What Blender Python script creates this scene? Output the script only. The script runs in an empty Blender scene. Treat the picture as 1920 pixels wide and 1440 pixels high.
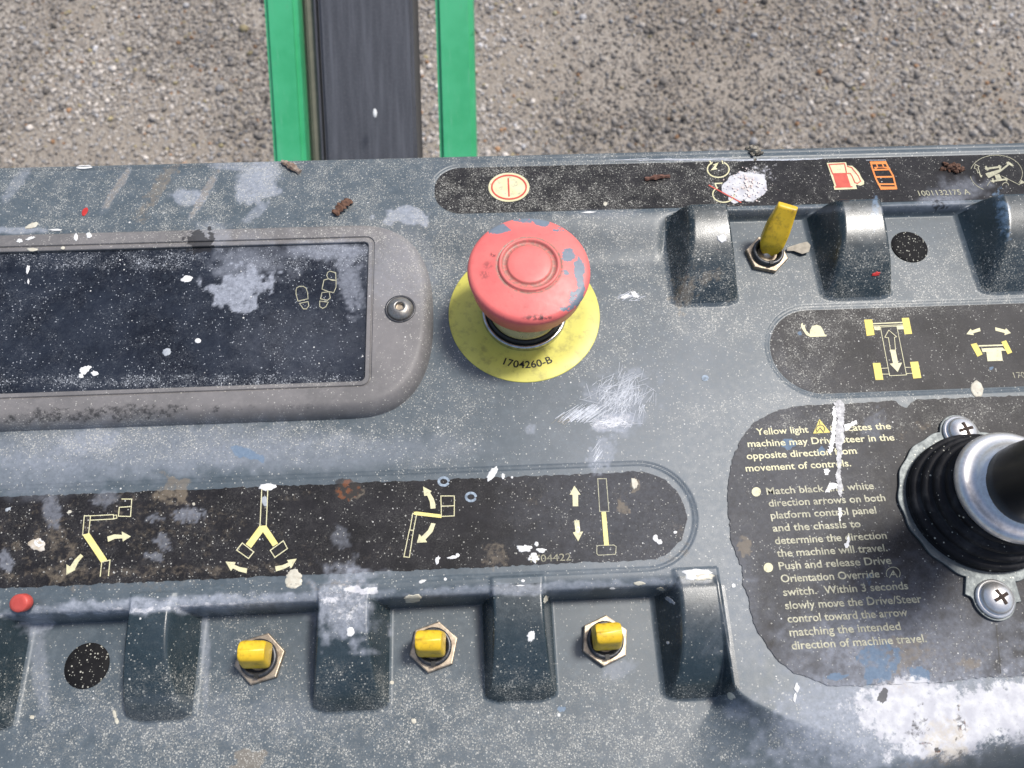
import bpy, bmesh, math, random
import numpy as np
from mathutils import Vector, Matrix

random.seed(7)
rng = np.random.default_rng(7)
scene = bpy.context.scene
col = scene.collection

# ------------------------------------------------------------------ camera
F = 1507.0                      # focal length in pixels of the 1920 wide photograph
def basis():
    ey = np.array((-118., 3385., -1507.)); ey /= np.linalg.norm(ey)
    ex = np.array((1., .035, -.0377)); ex -= ex.dot(ey) * ey; ex /= np.linalg.norm(ex)
    a = math.radians(.9)
    ex, ey = ex * math.cos(a) + ey * math.sin(a), ey * math.cos(a) - ex * math.sin(a)
    return np.array([ex, ey, np.cross(ex, ey)])
RC = basis()
CAM = -RC @ (np.array([(983 - 960) / F, (720 - 588) / F, -1.]) * .300)
cd = bpy.data.cameras.new('camera'); cam = bpy.data.objects.new('camera', cd); col.objects.link(cam)
cd.sensor_width = 36; cd.lens = 36 * F / 1920; cd.clip_start = .01; cd.clip_end = 500
M = Matrix([[*RC[i]] for i in range(3)]).to_4x4(); M.translation = Vector(CAM)
cam.matrix_world = M
scene.camera = cam
cd.dof.use_dof = True; cd.dof.focus_distance = .30; cd.dof.aperture_fstop = 22
scene.render.resolution_x = 1024; scene.render.resolution_y = 768

# ------------------------------------------------------------------ light
SUN_EL, SUN_AZ = math.radians(64), math.radians(62)      # azimuth measured from +Y towards +X
w = bpy.data.worlds.new('World'); scene.world = w; w.use_nodes = True
nt = w.node_tree
sky = nt.nodes.new('ShaderNodeTexSky'); sky.sky_type = 'NISHITA'; sky.sun_disc = False
sky.sun_elevation = SUN_EL; sky.sun_rotation = SUN_AZ; sky.dust_density = 3; sky.air_density = 1.0
bgn = nt.nodes['Background']; bgn.inputs[1].default_value = .11
nt.links.new(sky.outputs[0], bgn.inputs[0])
sd = bpy.data.lights.new('sun', 'SUN'); so = bpy.data.objects.new('sun', sd); col.objects.link(so)
sd.energy = 2.7; sd.angle = math.radians(10); sd.color = (1, .96, .9)
sdir = Vector((math.cos(SUN_EL) * math.sin(SUN_AZ), math.cos(SUN_EL) * math.cos(SUN_AZ), math.sin(SUN_EL)))
so.rotation_euler = sdir.to_track_quat('Z', 'Y').to_euler()
scene.view_settings.view_transform = 'Standard'; scene.view_settings.look = 'None'
scene.view_settings.exposure = .35; scene.view_settings.gamma = 1

# ------------------------------------------------------------------ measuring the place
def at(px, py, z=0.):
    d = RC @ np.array([(px - 960) / F, (720 - py) / F, -1.])
    return CAM + d * ((z - CAM[2]) / d[2])
def deep(px, py, depth):
    return CAM + RC @ (np.array([(px - 960) / F, (720 - py) / F, -1.]) * depth)
def pix(x, y, z):
    P = np.stack([x - CAM[0], y - CAM[1], z - CAM[2]], -1) @ RC     # world -> cam
    return 960 + F * P[..., 0] / -P[..., 2], 720 - F * P[..., 1] / -P[..., 2]
def S(t):
    t = np.clip(t, 0, 1); return t * t * (3 - 2 * t)
def smin(a, b, k):
    h = np.clip(.5 + .5 * (b - a) / k, 0, 1); return b + (a - b) * h - k * h * (1 - h)
def smax(a, b, k): return -smin(-a, -b, k)

# numpy value noise
_tab = rng.random((256, 256))
def vnoise(x, y):
    xi = np.floor(x).astype(int); yi = np.floor(y).astype(int); fx = S(x - xi); fy = S(y - yi)
    g = lambda i, j: _tab[(i) & 255, (j) & 255]
    return (g(xi, yi) * (1 - fx) + g(xi + 1, yi) * fx) * (1 - fy) + (g(xi, yi + 1) * (1 - fx) + g(xi + 1, yi + 1) * fx) * fy
def fbm(x, y, o=4):
    s = 0; a = .5
    for i in range(o):
        s = s + a * vnoise(x * 2 ** i + 17 * i, y * 2 ** i + 31 * i); a *= .5
    return s / (1 - .5 ** o)

# ------------------------------------------------------------------ console surface height
STRIP = .005
YL1 = at(1500, 390, STRIP)[1]            # upper ledge, top line
YB = at(1200, 281, 0)[1] + .000          # provisional back edge
TAN8 = math.tan(math.radians(7))
for _ in range(8):
    YB = at(1200, 281, STRIP - (YB - YL1) * TAN8)[1]
YL2 = at(1040, 1082, 0)[1]               # lower ledge
FLOOR2 = -.0135
XR2 = at(1368, 1200, 0)[0]
YQ = at(1330, 1296, FLOOR2)[1]
XLM, XRM = -.30, .30
GU = [(1292, 1364, 371, 572), (1573, 1652, 362, 560), (1876, 1965, 352, 548)]
GL = [(-112, -22, 0, 1372), (236, 312, 0, 1352), (594, 690, 0, 1334), (926, 1022, 0, 1314), (1284, 1362, 0, 1308)]
guards = []                              # xl, xr, ypeak, yfront, zpeak, zfloor, yback
for a, b, yt, yf in GU:
    zp = .0155
    pa = at(a, yt + 12, zp); pb = at(b, yt + 12, zp)
    guards.append((pa[0], pb[0], at(a, yt, zp)[1] - .0035, at(b, yf, 0)[1], zp, 0., at(a, yt, zp)[1]))
for a, b, yt, yf in GL:
    zp = .0012
    pa = at(a, 1180, zp); pb = at(b, 1180, zp)
    guards.append((pa[0], pb[0], YL2 - .0060, at((a + b) / 2, yf, FLOOR2)[1], zp, FLOOR2, YL2 + .001))
DRAFT = {round(g[0], 5): d for g, d in zip(guards, [(.0085, .0035), (.0085, .0035), (.0105, .0035), (.004, .0068), (.0025, .0075), (.0035, .0060), (.0040, .0040), (.0070, .0022)])}
def yfront(x):                           # front edge of the housing
    a_ = at(1650, 1436, -.003); b_ = at(1915, 1364, -.002); k_ = (b_[1] - a_[1]) / (b_[0] - a_[0])
    return a_[1] - .0085 + np.where(x > a_[0], k_ * (x - a_[0]), -.06 * S((a_[0] - x) / .09) + k_ * np.maximum(x - a_[0], -.02))

def guard_h(x, y, g):
    xl, xr, yp, yf, zp, zf, yb = g
    drl, drr = DRAFT[round(xl, 5)]
    hw = (xr - xl + drl + drr) / 2; e_ = np.clip((np.abs(x - (xl - drl + xr + drr) / 2) - (hw - .007)) / .007, 0, 1)
    yf = yf + .0020 * e_ ** 2 - .0006
    L = yp - yf
    tf = np.clip((yp - y) / L, 0, 1); tb = np.clip((y - yp) / max(yb - yp, .003), 0, 1)
    low = zf - .0030
    if zf == 0:
        P = low + (zp - low) * np.where(y < yp, (1 - tf ** 2.0) ** .62, np.sqrt(np.clip(1 - tb ** 2, 0, 1)))
    else:
        P = np.where(y < yp, low + (zp - low) * (1 - tf ** 2.2) ** .52, -.0005 + (zp + .0005) * (.5 + .5 * np.cos(math.pi * tb)))
        P = np.where(y > yb, -.02, P)
    drl, drr = DRAFT[round(xl, 5)]
    hgt = zp - low
    P = P - np.maximum(yf + .0004 - y, 0) * 3
    side = low + np.minimum((x - (xl - drl)) / drl, ((xr + drr) - x) / drr) * hgt
    return smin(P, side, .0032 if zf == 0 else .0022)

def rbox(x, y, x0, x1, y0, y1, r):       # signed distance to a rounded box
    cx, cy = (x0 + x1) / 2, (y0 + y1) / 2
    qx = np.abs(x - cx) - (x1 - x0) / 2 + r; qy = np.abs(y - cy) - (y1 - y0) / 2 + r
    return np.hypot(np.maximum(qx, 0), np.maximum(qy, 0)) + np.minimum(np.maximum(qx, qy), 0) - r

def strip_z(y): return STRIP - (y - YL1) * TAN8

def pxbox(x0, x1, y0, y1, z=0, xm=None, r=None):
    xm = xm or (max(0, x0) + min(1920, x1)) / 2
    ya = at(xm, y1, z)[1]; yb = at(xm, y0, z)[1]; ym = (y0 + y1) / 2
    return (at(x0, ym, z)[0], at(x1, ym, z)[0], ya, yb, r if r else (yb - ya) / 2)
zs = strip_z(YL1 + .014)
B_TOP = pxbox(812, 2300, 303, 402, zs, 1000, .0115)
B_TL = pxbox(-12, 520, 306, 408, zs, 300, .0125)
B_SN = pxbox(1441, 2200, 574, 739, 0, 1600)
B_LO = pxbox(-900, 1302, 872, 1067, 0, 1150)
POCK = .00055

def fall2(y):
    u = np.clip((YL2 - y) / .0042, 0, 1); w_ = np.clip((YL2 - .0042 - y) / .0012, 0, 1)
    return .16 * (1 - np.sqrt(np.clip(1 - .97 * u * u, 0, 1))) / .827 + .84 * S(w_)
def H(x, y):
    x = np.asarray(x, float); y = np.asarray(y, float)
    strip = STRIP - (y - YL1) * TAN8
    xw = at(1215, 400, 0)[0]
    wdt = .021 + (.0022 - .021) * S((x - xw) / .012)
    z = np.where(y > YL1, strip, STRIP * S((y - (YL1 - wdt)) / wdt))
    # lip above the upper recesses, slightly rounded
    k = S((y - (YL1 - .001)) / .003)
    # lower floor
    tq = S((YQ + .002 - y) / .030)
    bx = S((x - (XR2 - .003 - .022 * tq)) / (.002 + .072 * tq))
    fall = fall2(y)
    z = z + FLOOR2 * (1 - bx) * fall
    # the right hand bottom rolls off towards the front edge
    roll = np.clip((at(1700, 1300, 0)[1] - y), 0, 1)
    z = z - bx * roll ** 2 * 3.5
    # shallow pockets for the decals
    for b, dz in ((B_TOP, POCK), (B_TL, .0003), (B_SN, POCK), (B_LO, POCK)):
        z = z - dz * S(.5 - rbox(x, y, *b) / .0009)
    # fine engraved groove round the lower and side decal pockets
    for b in (B_LO, B_SN, B_TOP):
        d = rbox(x, y, *b) - .0006
        z = z - .00035 * np.exp(-(d / .00035) ** 2)
    # moulded seam along the top strip
    z = z - .0003 * np.exp(-((y - (YB - .0035)) / .0004) ** 2)
    for g in guards:
        m = (x > g[0] - .015) & (x < g[1] + .015) & (y < g[6] + .004) & (y > g[3] - .004)
        if m.any():
            gh = guard_h(x[m], y[m], g) if x.ndim else guard_h(x, y, g)
            if x.ndim: z[m] = smax(z[m], gh, .0034)
            else: z = smax(z, gh, .0016)
    # outer edges roll down
    z = z - .09 * S((y - (YB - .0016)) / .012) ** 1.0 * (y > YB - .0016)
    df = yfront(x) - y
    z = z - np.where(df > -.009, .055 * np.clip((df + .009) / .020, 0, 1) ** 2, 0)
    return z
def on(px, py, lift=0.):                 # the point of the console surface seen at a pixel
    z = 0.
    for _ in range(14):
        p = at(px, py, z); z = z * .4 + .6 * (float(H(np.array([p[0]]), np.array([p[1]]))[0]))
    p = at(px, py, z + lift)
    return p

# ------------------------------------------------------------------ stains: where paint, dust and grime lie, with some painted glare and shade
# layers: 0 chalky haze, 1 white paint (both also painted glare), 2 tan grime, 3 dark grease and painted shade, 4 blue paint, 5 overspray density
STAINS_AND_LIGHT = [
 # layer, x, y, rx, ry, angle, strength, edge softness, wobble
 (0, 250, 840, 330, 50, 2, .42, .9, .5), (0, 165, 828, 60, 22, 8, .6, .8, .5), (0, 60, 890, 120, 40, 0, .3, .8, .4),
 (0, 600, 850, 260, 30, 2, .28, .9, .4), (0, 330, 1135, 290, 15, 2.5, 1., .7, .8), (0, 980, 1104, 270, 10, 2.3, .6, .7, .9), (1, 300, 1142, 260, 7, 2.8, .5, .8, 1.2), (0, 70, 1170, 28, 20, 0, .8, .7, .8),
 (0, 505, 1128, 60, 14, 2, .7, .7, .8), (0, 75, 1260, 16, 90, 5, .4, .8, .6), (0, 385, 1220, 8, 100, 0, .45, .8, .5),
 (0, 1160, 750, 62, 46, 40, .5, .9, 1.2), (1, 1150, 788, 44, 14, 12, .5, .9, 1.2), (0, 1150, 790, 45, 18, 10, 1., .5, .9), (0, 1130, 850, 20, 34, -30, .6, .6, .8),
 (0, 995, 805, 10, 9, 0, .5, .5, .5), (0, 620, 470, 70, 18, 0, .7, .8, .7), (0, 655, 520, 22, 60, 10, .6, .8, .8), (0, 560, 640, 110, 60, 0, .08, .9, .7),
 (0, 470, 480, 70, 36, 0, .2, .9, 1.2), (0, 452, 542, 54, 34, 8, 1., .25, 1.1), (0, 450, 556, 44, 24, 8, 1., .3, 1.1), (0, 455, 505, 50, 34, 0, .35, .8, 1.2), (1, 1396, 350, 42, 30, 0, 1., .3, .4), (1, 1424, 326, 30, 22, 0, .44, .3, 1.3), (2, 1400, 348, 20, 14, 30, .6, .5, 1.2),
 (0, 480, 348, 40, 34, 0, .85, .35, .7), (0, 500, 320, 24, 22, 0, .6, .5, .8), (0, 440, 312, 50, 8, -3, .6, .6, .6), (0, 360, 368, 36, 14, 5, .8, .45, .8), (0, 765, 402, 44, 18, 0, .9, .25, .9),
 (0, 395, 440, 30, 24, 0, .4, .8, .6), (0, 750, 510, 60, 70, 0, .28, .9, .4), (0, 20, 432, 60, 6, 0, .7, .7, .5), (0, 350, 1345, 300, 40, 0, .12, .9, .8),
 (0, 690, 1200, 90, 90, 0, .0, .9, .5), (0, 1290, 560, 60, 60, 0, .05, .9, .5), (0, 1300, 900, 300, 240, 0, .16, .95, .3), (0, 1390, 1150, 34, 130, 5, .18, .9, .3),
 (0, 1380, 1330, 22, 20, 0, .55, .8, .5), (0, 1160, 1255, 30, 14, 20, .45, .8, .7), (0, 1135, 400, 60, 8, 0, .2, .9, .3),
 (0, 1480, 396, 110, 8, 2, .35, .8, .4), (0, 1720, 390, 90, 8, 2, .45, .8, .4), (0, 1700, 1180, 260, 110, 0, .20, .9, .7), (0, 1560, 1210, 120, 70, 30, .26, .8, .8),
 (0, 1800, 360, 60, 22, 0, .4, .8, .8), (0, 1760, 378, 44, 10, 0, .55, .8, .6),
 (0, 100, 960, 16, 34, 10, .45, .5, .8), (0, 355, 965, 26, 16, 0, .5, .35, 1.), (0, 200, 935, 24, 16, 20, .4, .5, .9), (0, 290, 970, 16, 9, 0, .42, .4, 1.),
 (0, 12, 1050, 12, 18, 10, .5, .4, .9), (0, 305, 1015, 16, 18, 40, .4, .4, 1.), (0, 290, 1042, 18, 8, -10, .45, .4, 1.), (0, 640, 1008, 16, 20, 20, .3, .6, 1.),
 (0, 660, 1075, 40, 10, -3, .4, .5, 1.), (0, 1640, 800, 20, 30, -20, .35, .7, .9), (0, 1260, 1375, 160, 60, 10, .05, .9, .6),
 (1, 650, 1135, 55, 46, -10, .40, .7, 1.1), (0, 650, 1140, 66, 60, -10, .75, .7, 1.), (2, 660, 1125, 66, 50, -10, .35, .7, 1.), (1, 690, 1108, 36, 8, -5, .7, .4, .9),
 (1, 1745, 1335, 130, 60, 8, .68, 1.4, .5), (1, 1800, 1372, 140, 50, 14, .66, 1.3, .5), (1, 1900, 1320, 90, 50, 8, .6, 1.2, .6), (1, 1660, 1320, 90, 40, 4, .42, 1.4, .6), (0, 1700, 1350, 230, 90, 8, .85, 1., .6), (0, 1560, 1350, 110, 60, 8, .5, 1.2, .8), (1, 1690, 1300, 60, 20, 4, .5, .9, .8), (0, 1560, 1320, 120, 44, 0, .5, .9, .8),  # bottom-right corner: white paint and haze that also carry painted sun glare
 (2, 1775, 1390, 36, 60, 20, .65, .8, .9), (2, 1690, 1290, 30, 14, 0, .45, .8, .8), (3, 1722, 1372, 20, 40, -8, .50, .8, 1.6), (0, 1722, 1372, 20, 44, -8, .9, .8, 1.), (3, 1800, 1352, 12, 28, 10, .55, .6, 1.8), (2, 1800, 1352, 16, 36, 10, .5, .6, 1.8), (0, 1855, 1352, 18, 12, 20, .8, .3, 1.), (3, 1655, 1305, 8, 14, -15, 1., .3, .7),
 (3, 1758, 1406, 5, 5, 0, 1., .3, .7), (2, 1740, 1425, 100, 10, 18, .5, .8, 1.2),
 (2, 480, 785, 80, 26, 0, .30, .9, .7), (2, 260, 1100, 200, 14, 2.5, .4, .9, .8), (2, 560, 1100, 120, 10, 2.5, .35, .9, .8), (2, 760, 450, 40, 34, 40, .28, .9, .7),
 (2, 110, 350, 70, 36, 20, .22, .9, .9), (2, 215, 360, 8, 52, -32, .75, .6, .7), (2, 385, 360, 8, 58, -30, .75, .6, .7), (2, 300, 350, 14, 60, -35, .75, .9, .8), (0, 30, 345, 10, 46, -40, .4, .6, .7), (0, 480, 398, 30, 8, 40, .5, .6, .7), (0, 215, 360, 7, 52, -32, .45, .6, .7), (0, 385, 362, 7, 56, -30, .5, .6, .7), (2, 265, 405, 20, 16, 0, .5, .6, .7),
 (2, 1280, 550, 26, 30, 0, .85, .7, 1.2), (2, 1330, 520, 24, 14, 20, .7, .6, 1.2), (2, 1300, 490, 12, 30, 0, .4, .7, 1.2), (2, 1110, 690, 600, 14, 0, .0, .9, .9),
 (2, 270, 985, 240, 70, 0, .40, .8, 1.2), (2, 100, 1040, 60, 50, 0, .35, .8, 1.2), (2, 320, 925, 40, 26, 0, .75, .5, 1.2), (2, 640, 1040, 120, 30, 0, .3, .8, 1.2), (2, 930, 1040, 30, 26, 0, .6, .6, 1.1),
 (2, 1168, 955, 12, 18, 20, .8, .5, .9), (2, 1190, 912, 10, 16, 0, .8, .4, 1.), (2, 1160, 925, 20, 18, 0, .4, .6, 1.), (2, 1000, 940, 16, 10, 0, .5, .5, 1.), (2, 1130, 1000, 20, 8, 0, .4, .6, 1.), (2, 560, 930, 40, 10, 10, .35, .6, 1.), (2, 200, 1075, 300, 14, 2, .5, .8, 1.1),
 (2, 465, 1435, 34, 30, 20, 1., .35, .9), (2, 990, 735, 60, 40, 0, .0, .8, .9), (2, 1280, 1010, 10, 40, 20, .45, .6, .8), (2, 1260, 1045, 30, 8, 15, .5, .6, .8),
 (2, 1735, 800, 16, 10, 0, .6, .5, 1.2), (2, 1690, 815, 10, 14, 0, .5, .5, 1.2), (2, 1822, 1245, 22, 12, 0, .7, .4, .8), (2, 1700, 1225, 34, 34, 0, .55, .6, 1.3), (2, 1397, 1026, 14, 20, 0, .9, .4, .9), (2, 1900, 600, 30, 20, 0, .2, .8, .8),
 (2, 1880, 500, 40, 30, 0, .3, .8, 1.), (2, 1715, 500, 30, 8, 0, .3, .8, .8),
 (3, 375, 452, 26, 22, 20, 1., .5, 1.2), (3, 652, 922, 34, 18, 0, .9, .5, 1.), (2, 655, 922, 32, 18, 0, .9, .4, .6), (3, 1600, 366, 34, 14, 12, .95, .4, 1.), (3, 1762, 386, 18, 12, 0, .6, .6, .9),
 (3, 200, 775, 240, 16, 3, .55, .7, .9), (3, 560, 762, 140, 10, 2, .35, .8, .8), (3, 1390, 1090, 9, 20, 0, .25, .8, .9), (3, 1240, 1085, 16, 5, 0, .4, .7, .6),  # first two: shade of the frame's rounded lower edge, painted dark
 (4, 1650, 1240, 36, 30, 10, .55, .5, 1.5), (4, 1640, 1270, 26, 12, 10, .5, .5, 1.5), (0, 1640, 1230, 90, 50, 0, .3, .8, 1.2), (2, 1720, 1230, 240, 50, 0, .4, .8, 1.2), (0, 1740, 1215, 200, 60, 0, .3, .9, 1.), (4, 1722, 1268, 18, 16, 0, .9, .4, 1.), (4, 1565, 1268, 24, 7, 0, .7, .6, 1.), (4, 1478, 833, 13, 9, 0, 1.2, .2, .5), (4, 1540, 846, 9, 9, 0, .8, .4, .8), (4, 468, 852, 32, 10, -15, .7, .7, 1.),
 (4, 1640, 400, 10, 36, 0, .55, .8, .6), (4, 1600, 420, 30, 14, 0, .25, .9, .6), (4, 1880, 400, 16, 56, 10, .5, .8, .7), (4, 1052, 1330, 10, 5, 0, .8, .4, .8), (4, 1860, 690, 5, 4, 0, 1.1, .3, .6), (4, 1630, 1085, 8, 18, 0, .5, .6, .8),
 (4, 1580, 770, 8, 6, 0, .4, .6, .8), (4, 205, 1330, 60, 20, 0, .18, .9, .8), (4, 1500, 625, 5, 4, 0, .8, .3, .6),
 (5, 600, 350, 800, 110, 0, .55, .7, .4), (5, 860, 460, 120, 120, 0, .6, .8, .5), (5, 1200, 470, 130, 90, 0, .55, .8, .5), (5, 1420, 560, 260, 80, 0, .55, .8, .4), (5, 1750, 520, 260, 60, 0, .6, .8, .4),
 (5, 300, 820, 420, 40, 0, .6, .8, .5), (5, 900, 350, 110, 70, 0, .6, .7, .3), (5, 1500, 640, 70, 100, 0, .35, .8, .4), (5, 820, 760, 110, 120, 0, .3, .9, .5), (5, 700, 1380, 700, 80, 0, .65, .7, .4),
 (5, 480, 1180, 60, 70, 0, .3, .8, .4), (5, 500, 1320, 800, 70, 0, .45, .7, .4), (5, 1600, 770, 300, 40, 0, .35, .7, .4), (5, 1100, 620, 100, 80, 0, .35, .8, .4), (5, 350, 490, 400, 16, 0, .4, .7, .4), (5, 400, 715, 400, 12, 0, .5, .7, .4),
]
def stains(x, y, z):
    px, py = pix(x, y, z)
    L = np.zeros((6,) + px.shape)
    n1 = fbm(px / 17., py / 17., 4) - .5; n2 = fbm(px / 17. + 90, py / 17. + 40, 4) - .5
    m1 = fbm(px / 7., py / 7., 4) - .5; m2 = fbm(px / 7. + 70, py / 7. + 20, 4) - .5
    n3 = fbm(px / 70. + 9, py / 70. + 4, 3) - .5
    for (l, cx, cy, rx, ry, an, st, soft, wob) in STAINS_AND_LIGHT:
        if st <= 0: continue
        c, s = math.cos(math.radians(an)), math.sin(math.radians(an))
        dx = px - cx; dy = py - cy
        m = (np.abs(dx) < 2.2 * max(rx, ry)) & (np.abs(dy) < 2.2 * max(rx, ry))
        if not m.any(): continue
        dx, dy = dx[m], dy[m]
        u = (dx * c - dy * s) / rx + (m1 if rx < 31 else n1)[m] * wob * 1.7; v = (dx * s + dy * c) / ry + (m2 if rx < 31 else n2)[m] * wob * 1.7
        d = np.hypot(u, v) + n3[m] * .5 * wob
        val = st * S((1 + soft * .5 - d) / max(soft, .05))
        if l == 5: L[l][m] = np.maximum(L[l][m], val)
        else: L[l][m] = 1 - (1 - L[l][m]) * (1 - np.clip(val, 0, 1))
    return np.clip(L, 0, 1)
def paint(me):                           # store the stain layers on a mesh that lies in world coordinates
    n = len(me.vertices); co = np.empty(n * 3, 'f'); me.vertices.foreach_get('co', co); co = co.reshape(-1, 3)
    L = stains(co[:, 0].astype(float), co[:, 1].astype(float), co[:, 2].astype(float))
    for nm, idx in (('stain_a', (0, 1, 2)), ('stain_b', (3, 4, 5))):
        a = me.attributes.new(nm, 'FLOAT_VECTOR', 'POINT')
        a.data.foreach_set('vector', np.stack([L[i] for i in idx], -1).astype('f').ravel())

# ------------------------------------------------------------------ materials
class N:
    def __init__(s, name):
        s.m = bpy.data.materials.new(name); s.m.use_nodes = True; s.t = s.m.node_tree; s.b = s.t.nodes['Principled BSDF']
        s._c = None
    def n(s, ty, **k):
        x = s.t.nodes.new(ty)
        for a, v in k.items(): setattr(x, a, v)
        return x
    def put(s, sock, v):
        if v is None: return
        if isinstance(v, bpy.types.NodeSocket): s.t.links.new(v, sock)
        else: sock.default_value = v if not isinstance(v, tuple) or len(v) != 3 or sock.type != 'RGBA' else (*v, 1)
    def math(s, op, a, b=None, c=None, clamp=False):
        x = s.n('ShaderNodeMath', operation=op, use_clamp=clamp)
        for i, v in enumerate((a, b, c)): s.put(x.inputs[i], v)
        return x.outputs[0]
    def mix(s, f, a, b, blend='MIX'):
        x = s.n('ShaderNodeMix', data_type='RGBA', blend_type=blend)
        s.put(x.inputs[0], f); s.put(x.inputs[6], a); s.put(x.inputs[7], b); return x.outputs[2]
    def co(s):
        if s._c is None: s._c = s.n('ShaderNodeTexCoord').outputs['Object']
        return s._c
    def noise(s, scale, detail=4, rough=.55, vec=None, dist=0):
        x = s.n('ShaderNodeTexNoise'); s.put(x.inputs['Vector'], vec or s.co()); x.inputs['Scale'].default_value = scale
        x.inputs['Detail'].default_value = detail; x.inputs['Roughness'].default_value = rough; x.inputs['Distortion'].default_value = dist
        return x.outputs['Fac']
    def ramp(s, v, a, b, lo=0., hi=1.):
        x = s.n('ShaderNodeMapRange', interpolation_type='SMOOTHSTEP'); s.put(x.inputs[0], v)
        for i, k in zip((1, 2, 3, 4), (a, b, lo, hi)): s.put(x.inputs[i], k)
        return x.outputs[0]
    def specks(s, scale, rmax, dens, seed=0.):
        """round droplets: cell size 1/scale; dens = share of cells holding one"""
        vec = s.co()
        if seed:
            q = s.n('ShaderNodeVectorMath', operation='ADD'); s.put(q.inputs[0], vec); q.inputs[1].default_value = (seed, seed * .7, 0); vec = q.outputs[0]
        v = s.n('ShaderNodeTexVoronoi'); s.put(v.inputs['Vector'], vec); v.inputs['Scale'].default_value = scale
        sep = s.n('ShaderNodeSeparateColor'); s.put(sep.inputs[0], v.outputs['Color'])
        r = s.math('MULTIPLY', s.math('ADD', s.math('POWER', sep.outputs[0], 2.0), .25), rmax)
        dot = s.ramp(v.outputs['Distance'], r, s.math('MULTIPLY', r, .6))
        on_ = s.math('LESS_THAN', sep.outputs[1], dens)
        return s.math('MULTIPLY', dot, on_)
    def attr(s, name):
        x = s.n('ShaderNodeAttribute', attribute_name=name); p = s.n('ShaderNodeSeparateXYZ'); s.put(p.inputs[0], x.outputs['Vector']); return p.outputs
    def bump(s, h, strength=.4, dist=.0003, prev=None):
        x = s.n('ShaderNodeBump'); x.inputs['Strength'].default_value = strength; x.inputs['Distance'].default_value = dist
        s.put(x.inputs['Height'], h)
        if prev is not None: s.put(x.inputs['Normal'], prev)
        return x.outputs[0]
    def out(s, color=None, rough=None, normal=None, metal=None, spec=None):
        s.put(s.b.inputs['Base Color'], color); s.put(s.b.inputs['Roughness'], rough); s.put(s.b.inputs['Normal'], normal)
        s.put(s.b.inputs['Metallic'], metal)
        if spec is not None: s.put(s.b.inputs['Specular IOR Level'], spec)
        return s.m

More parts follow.
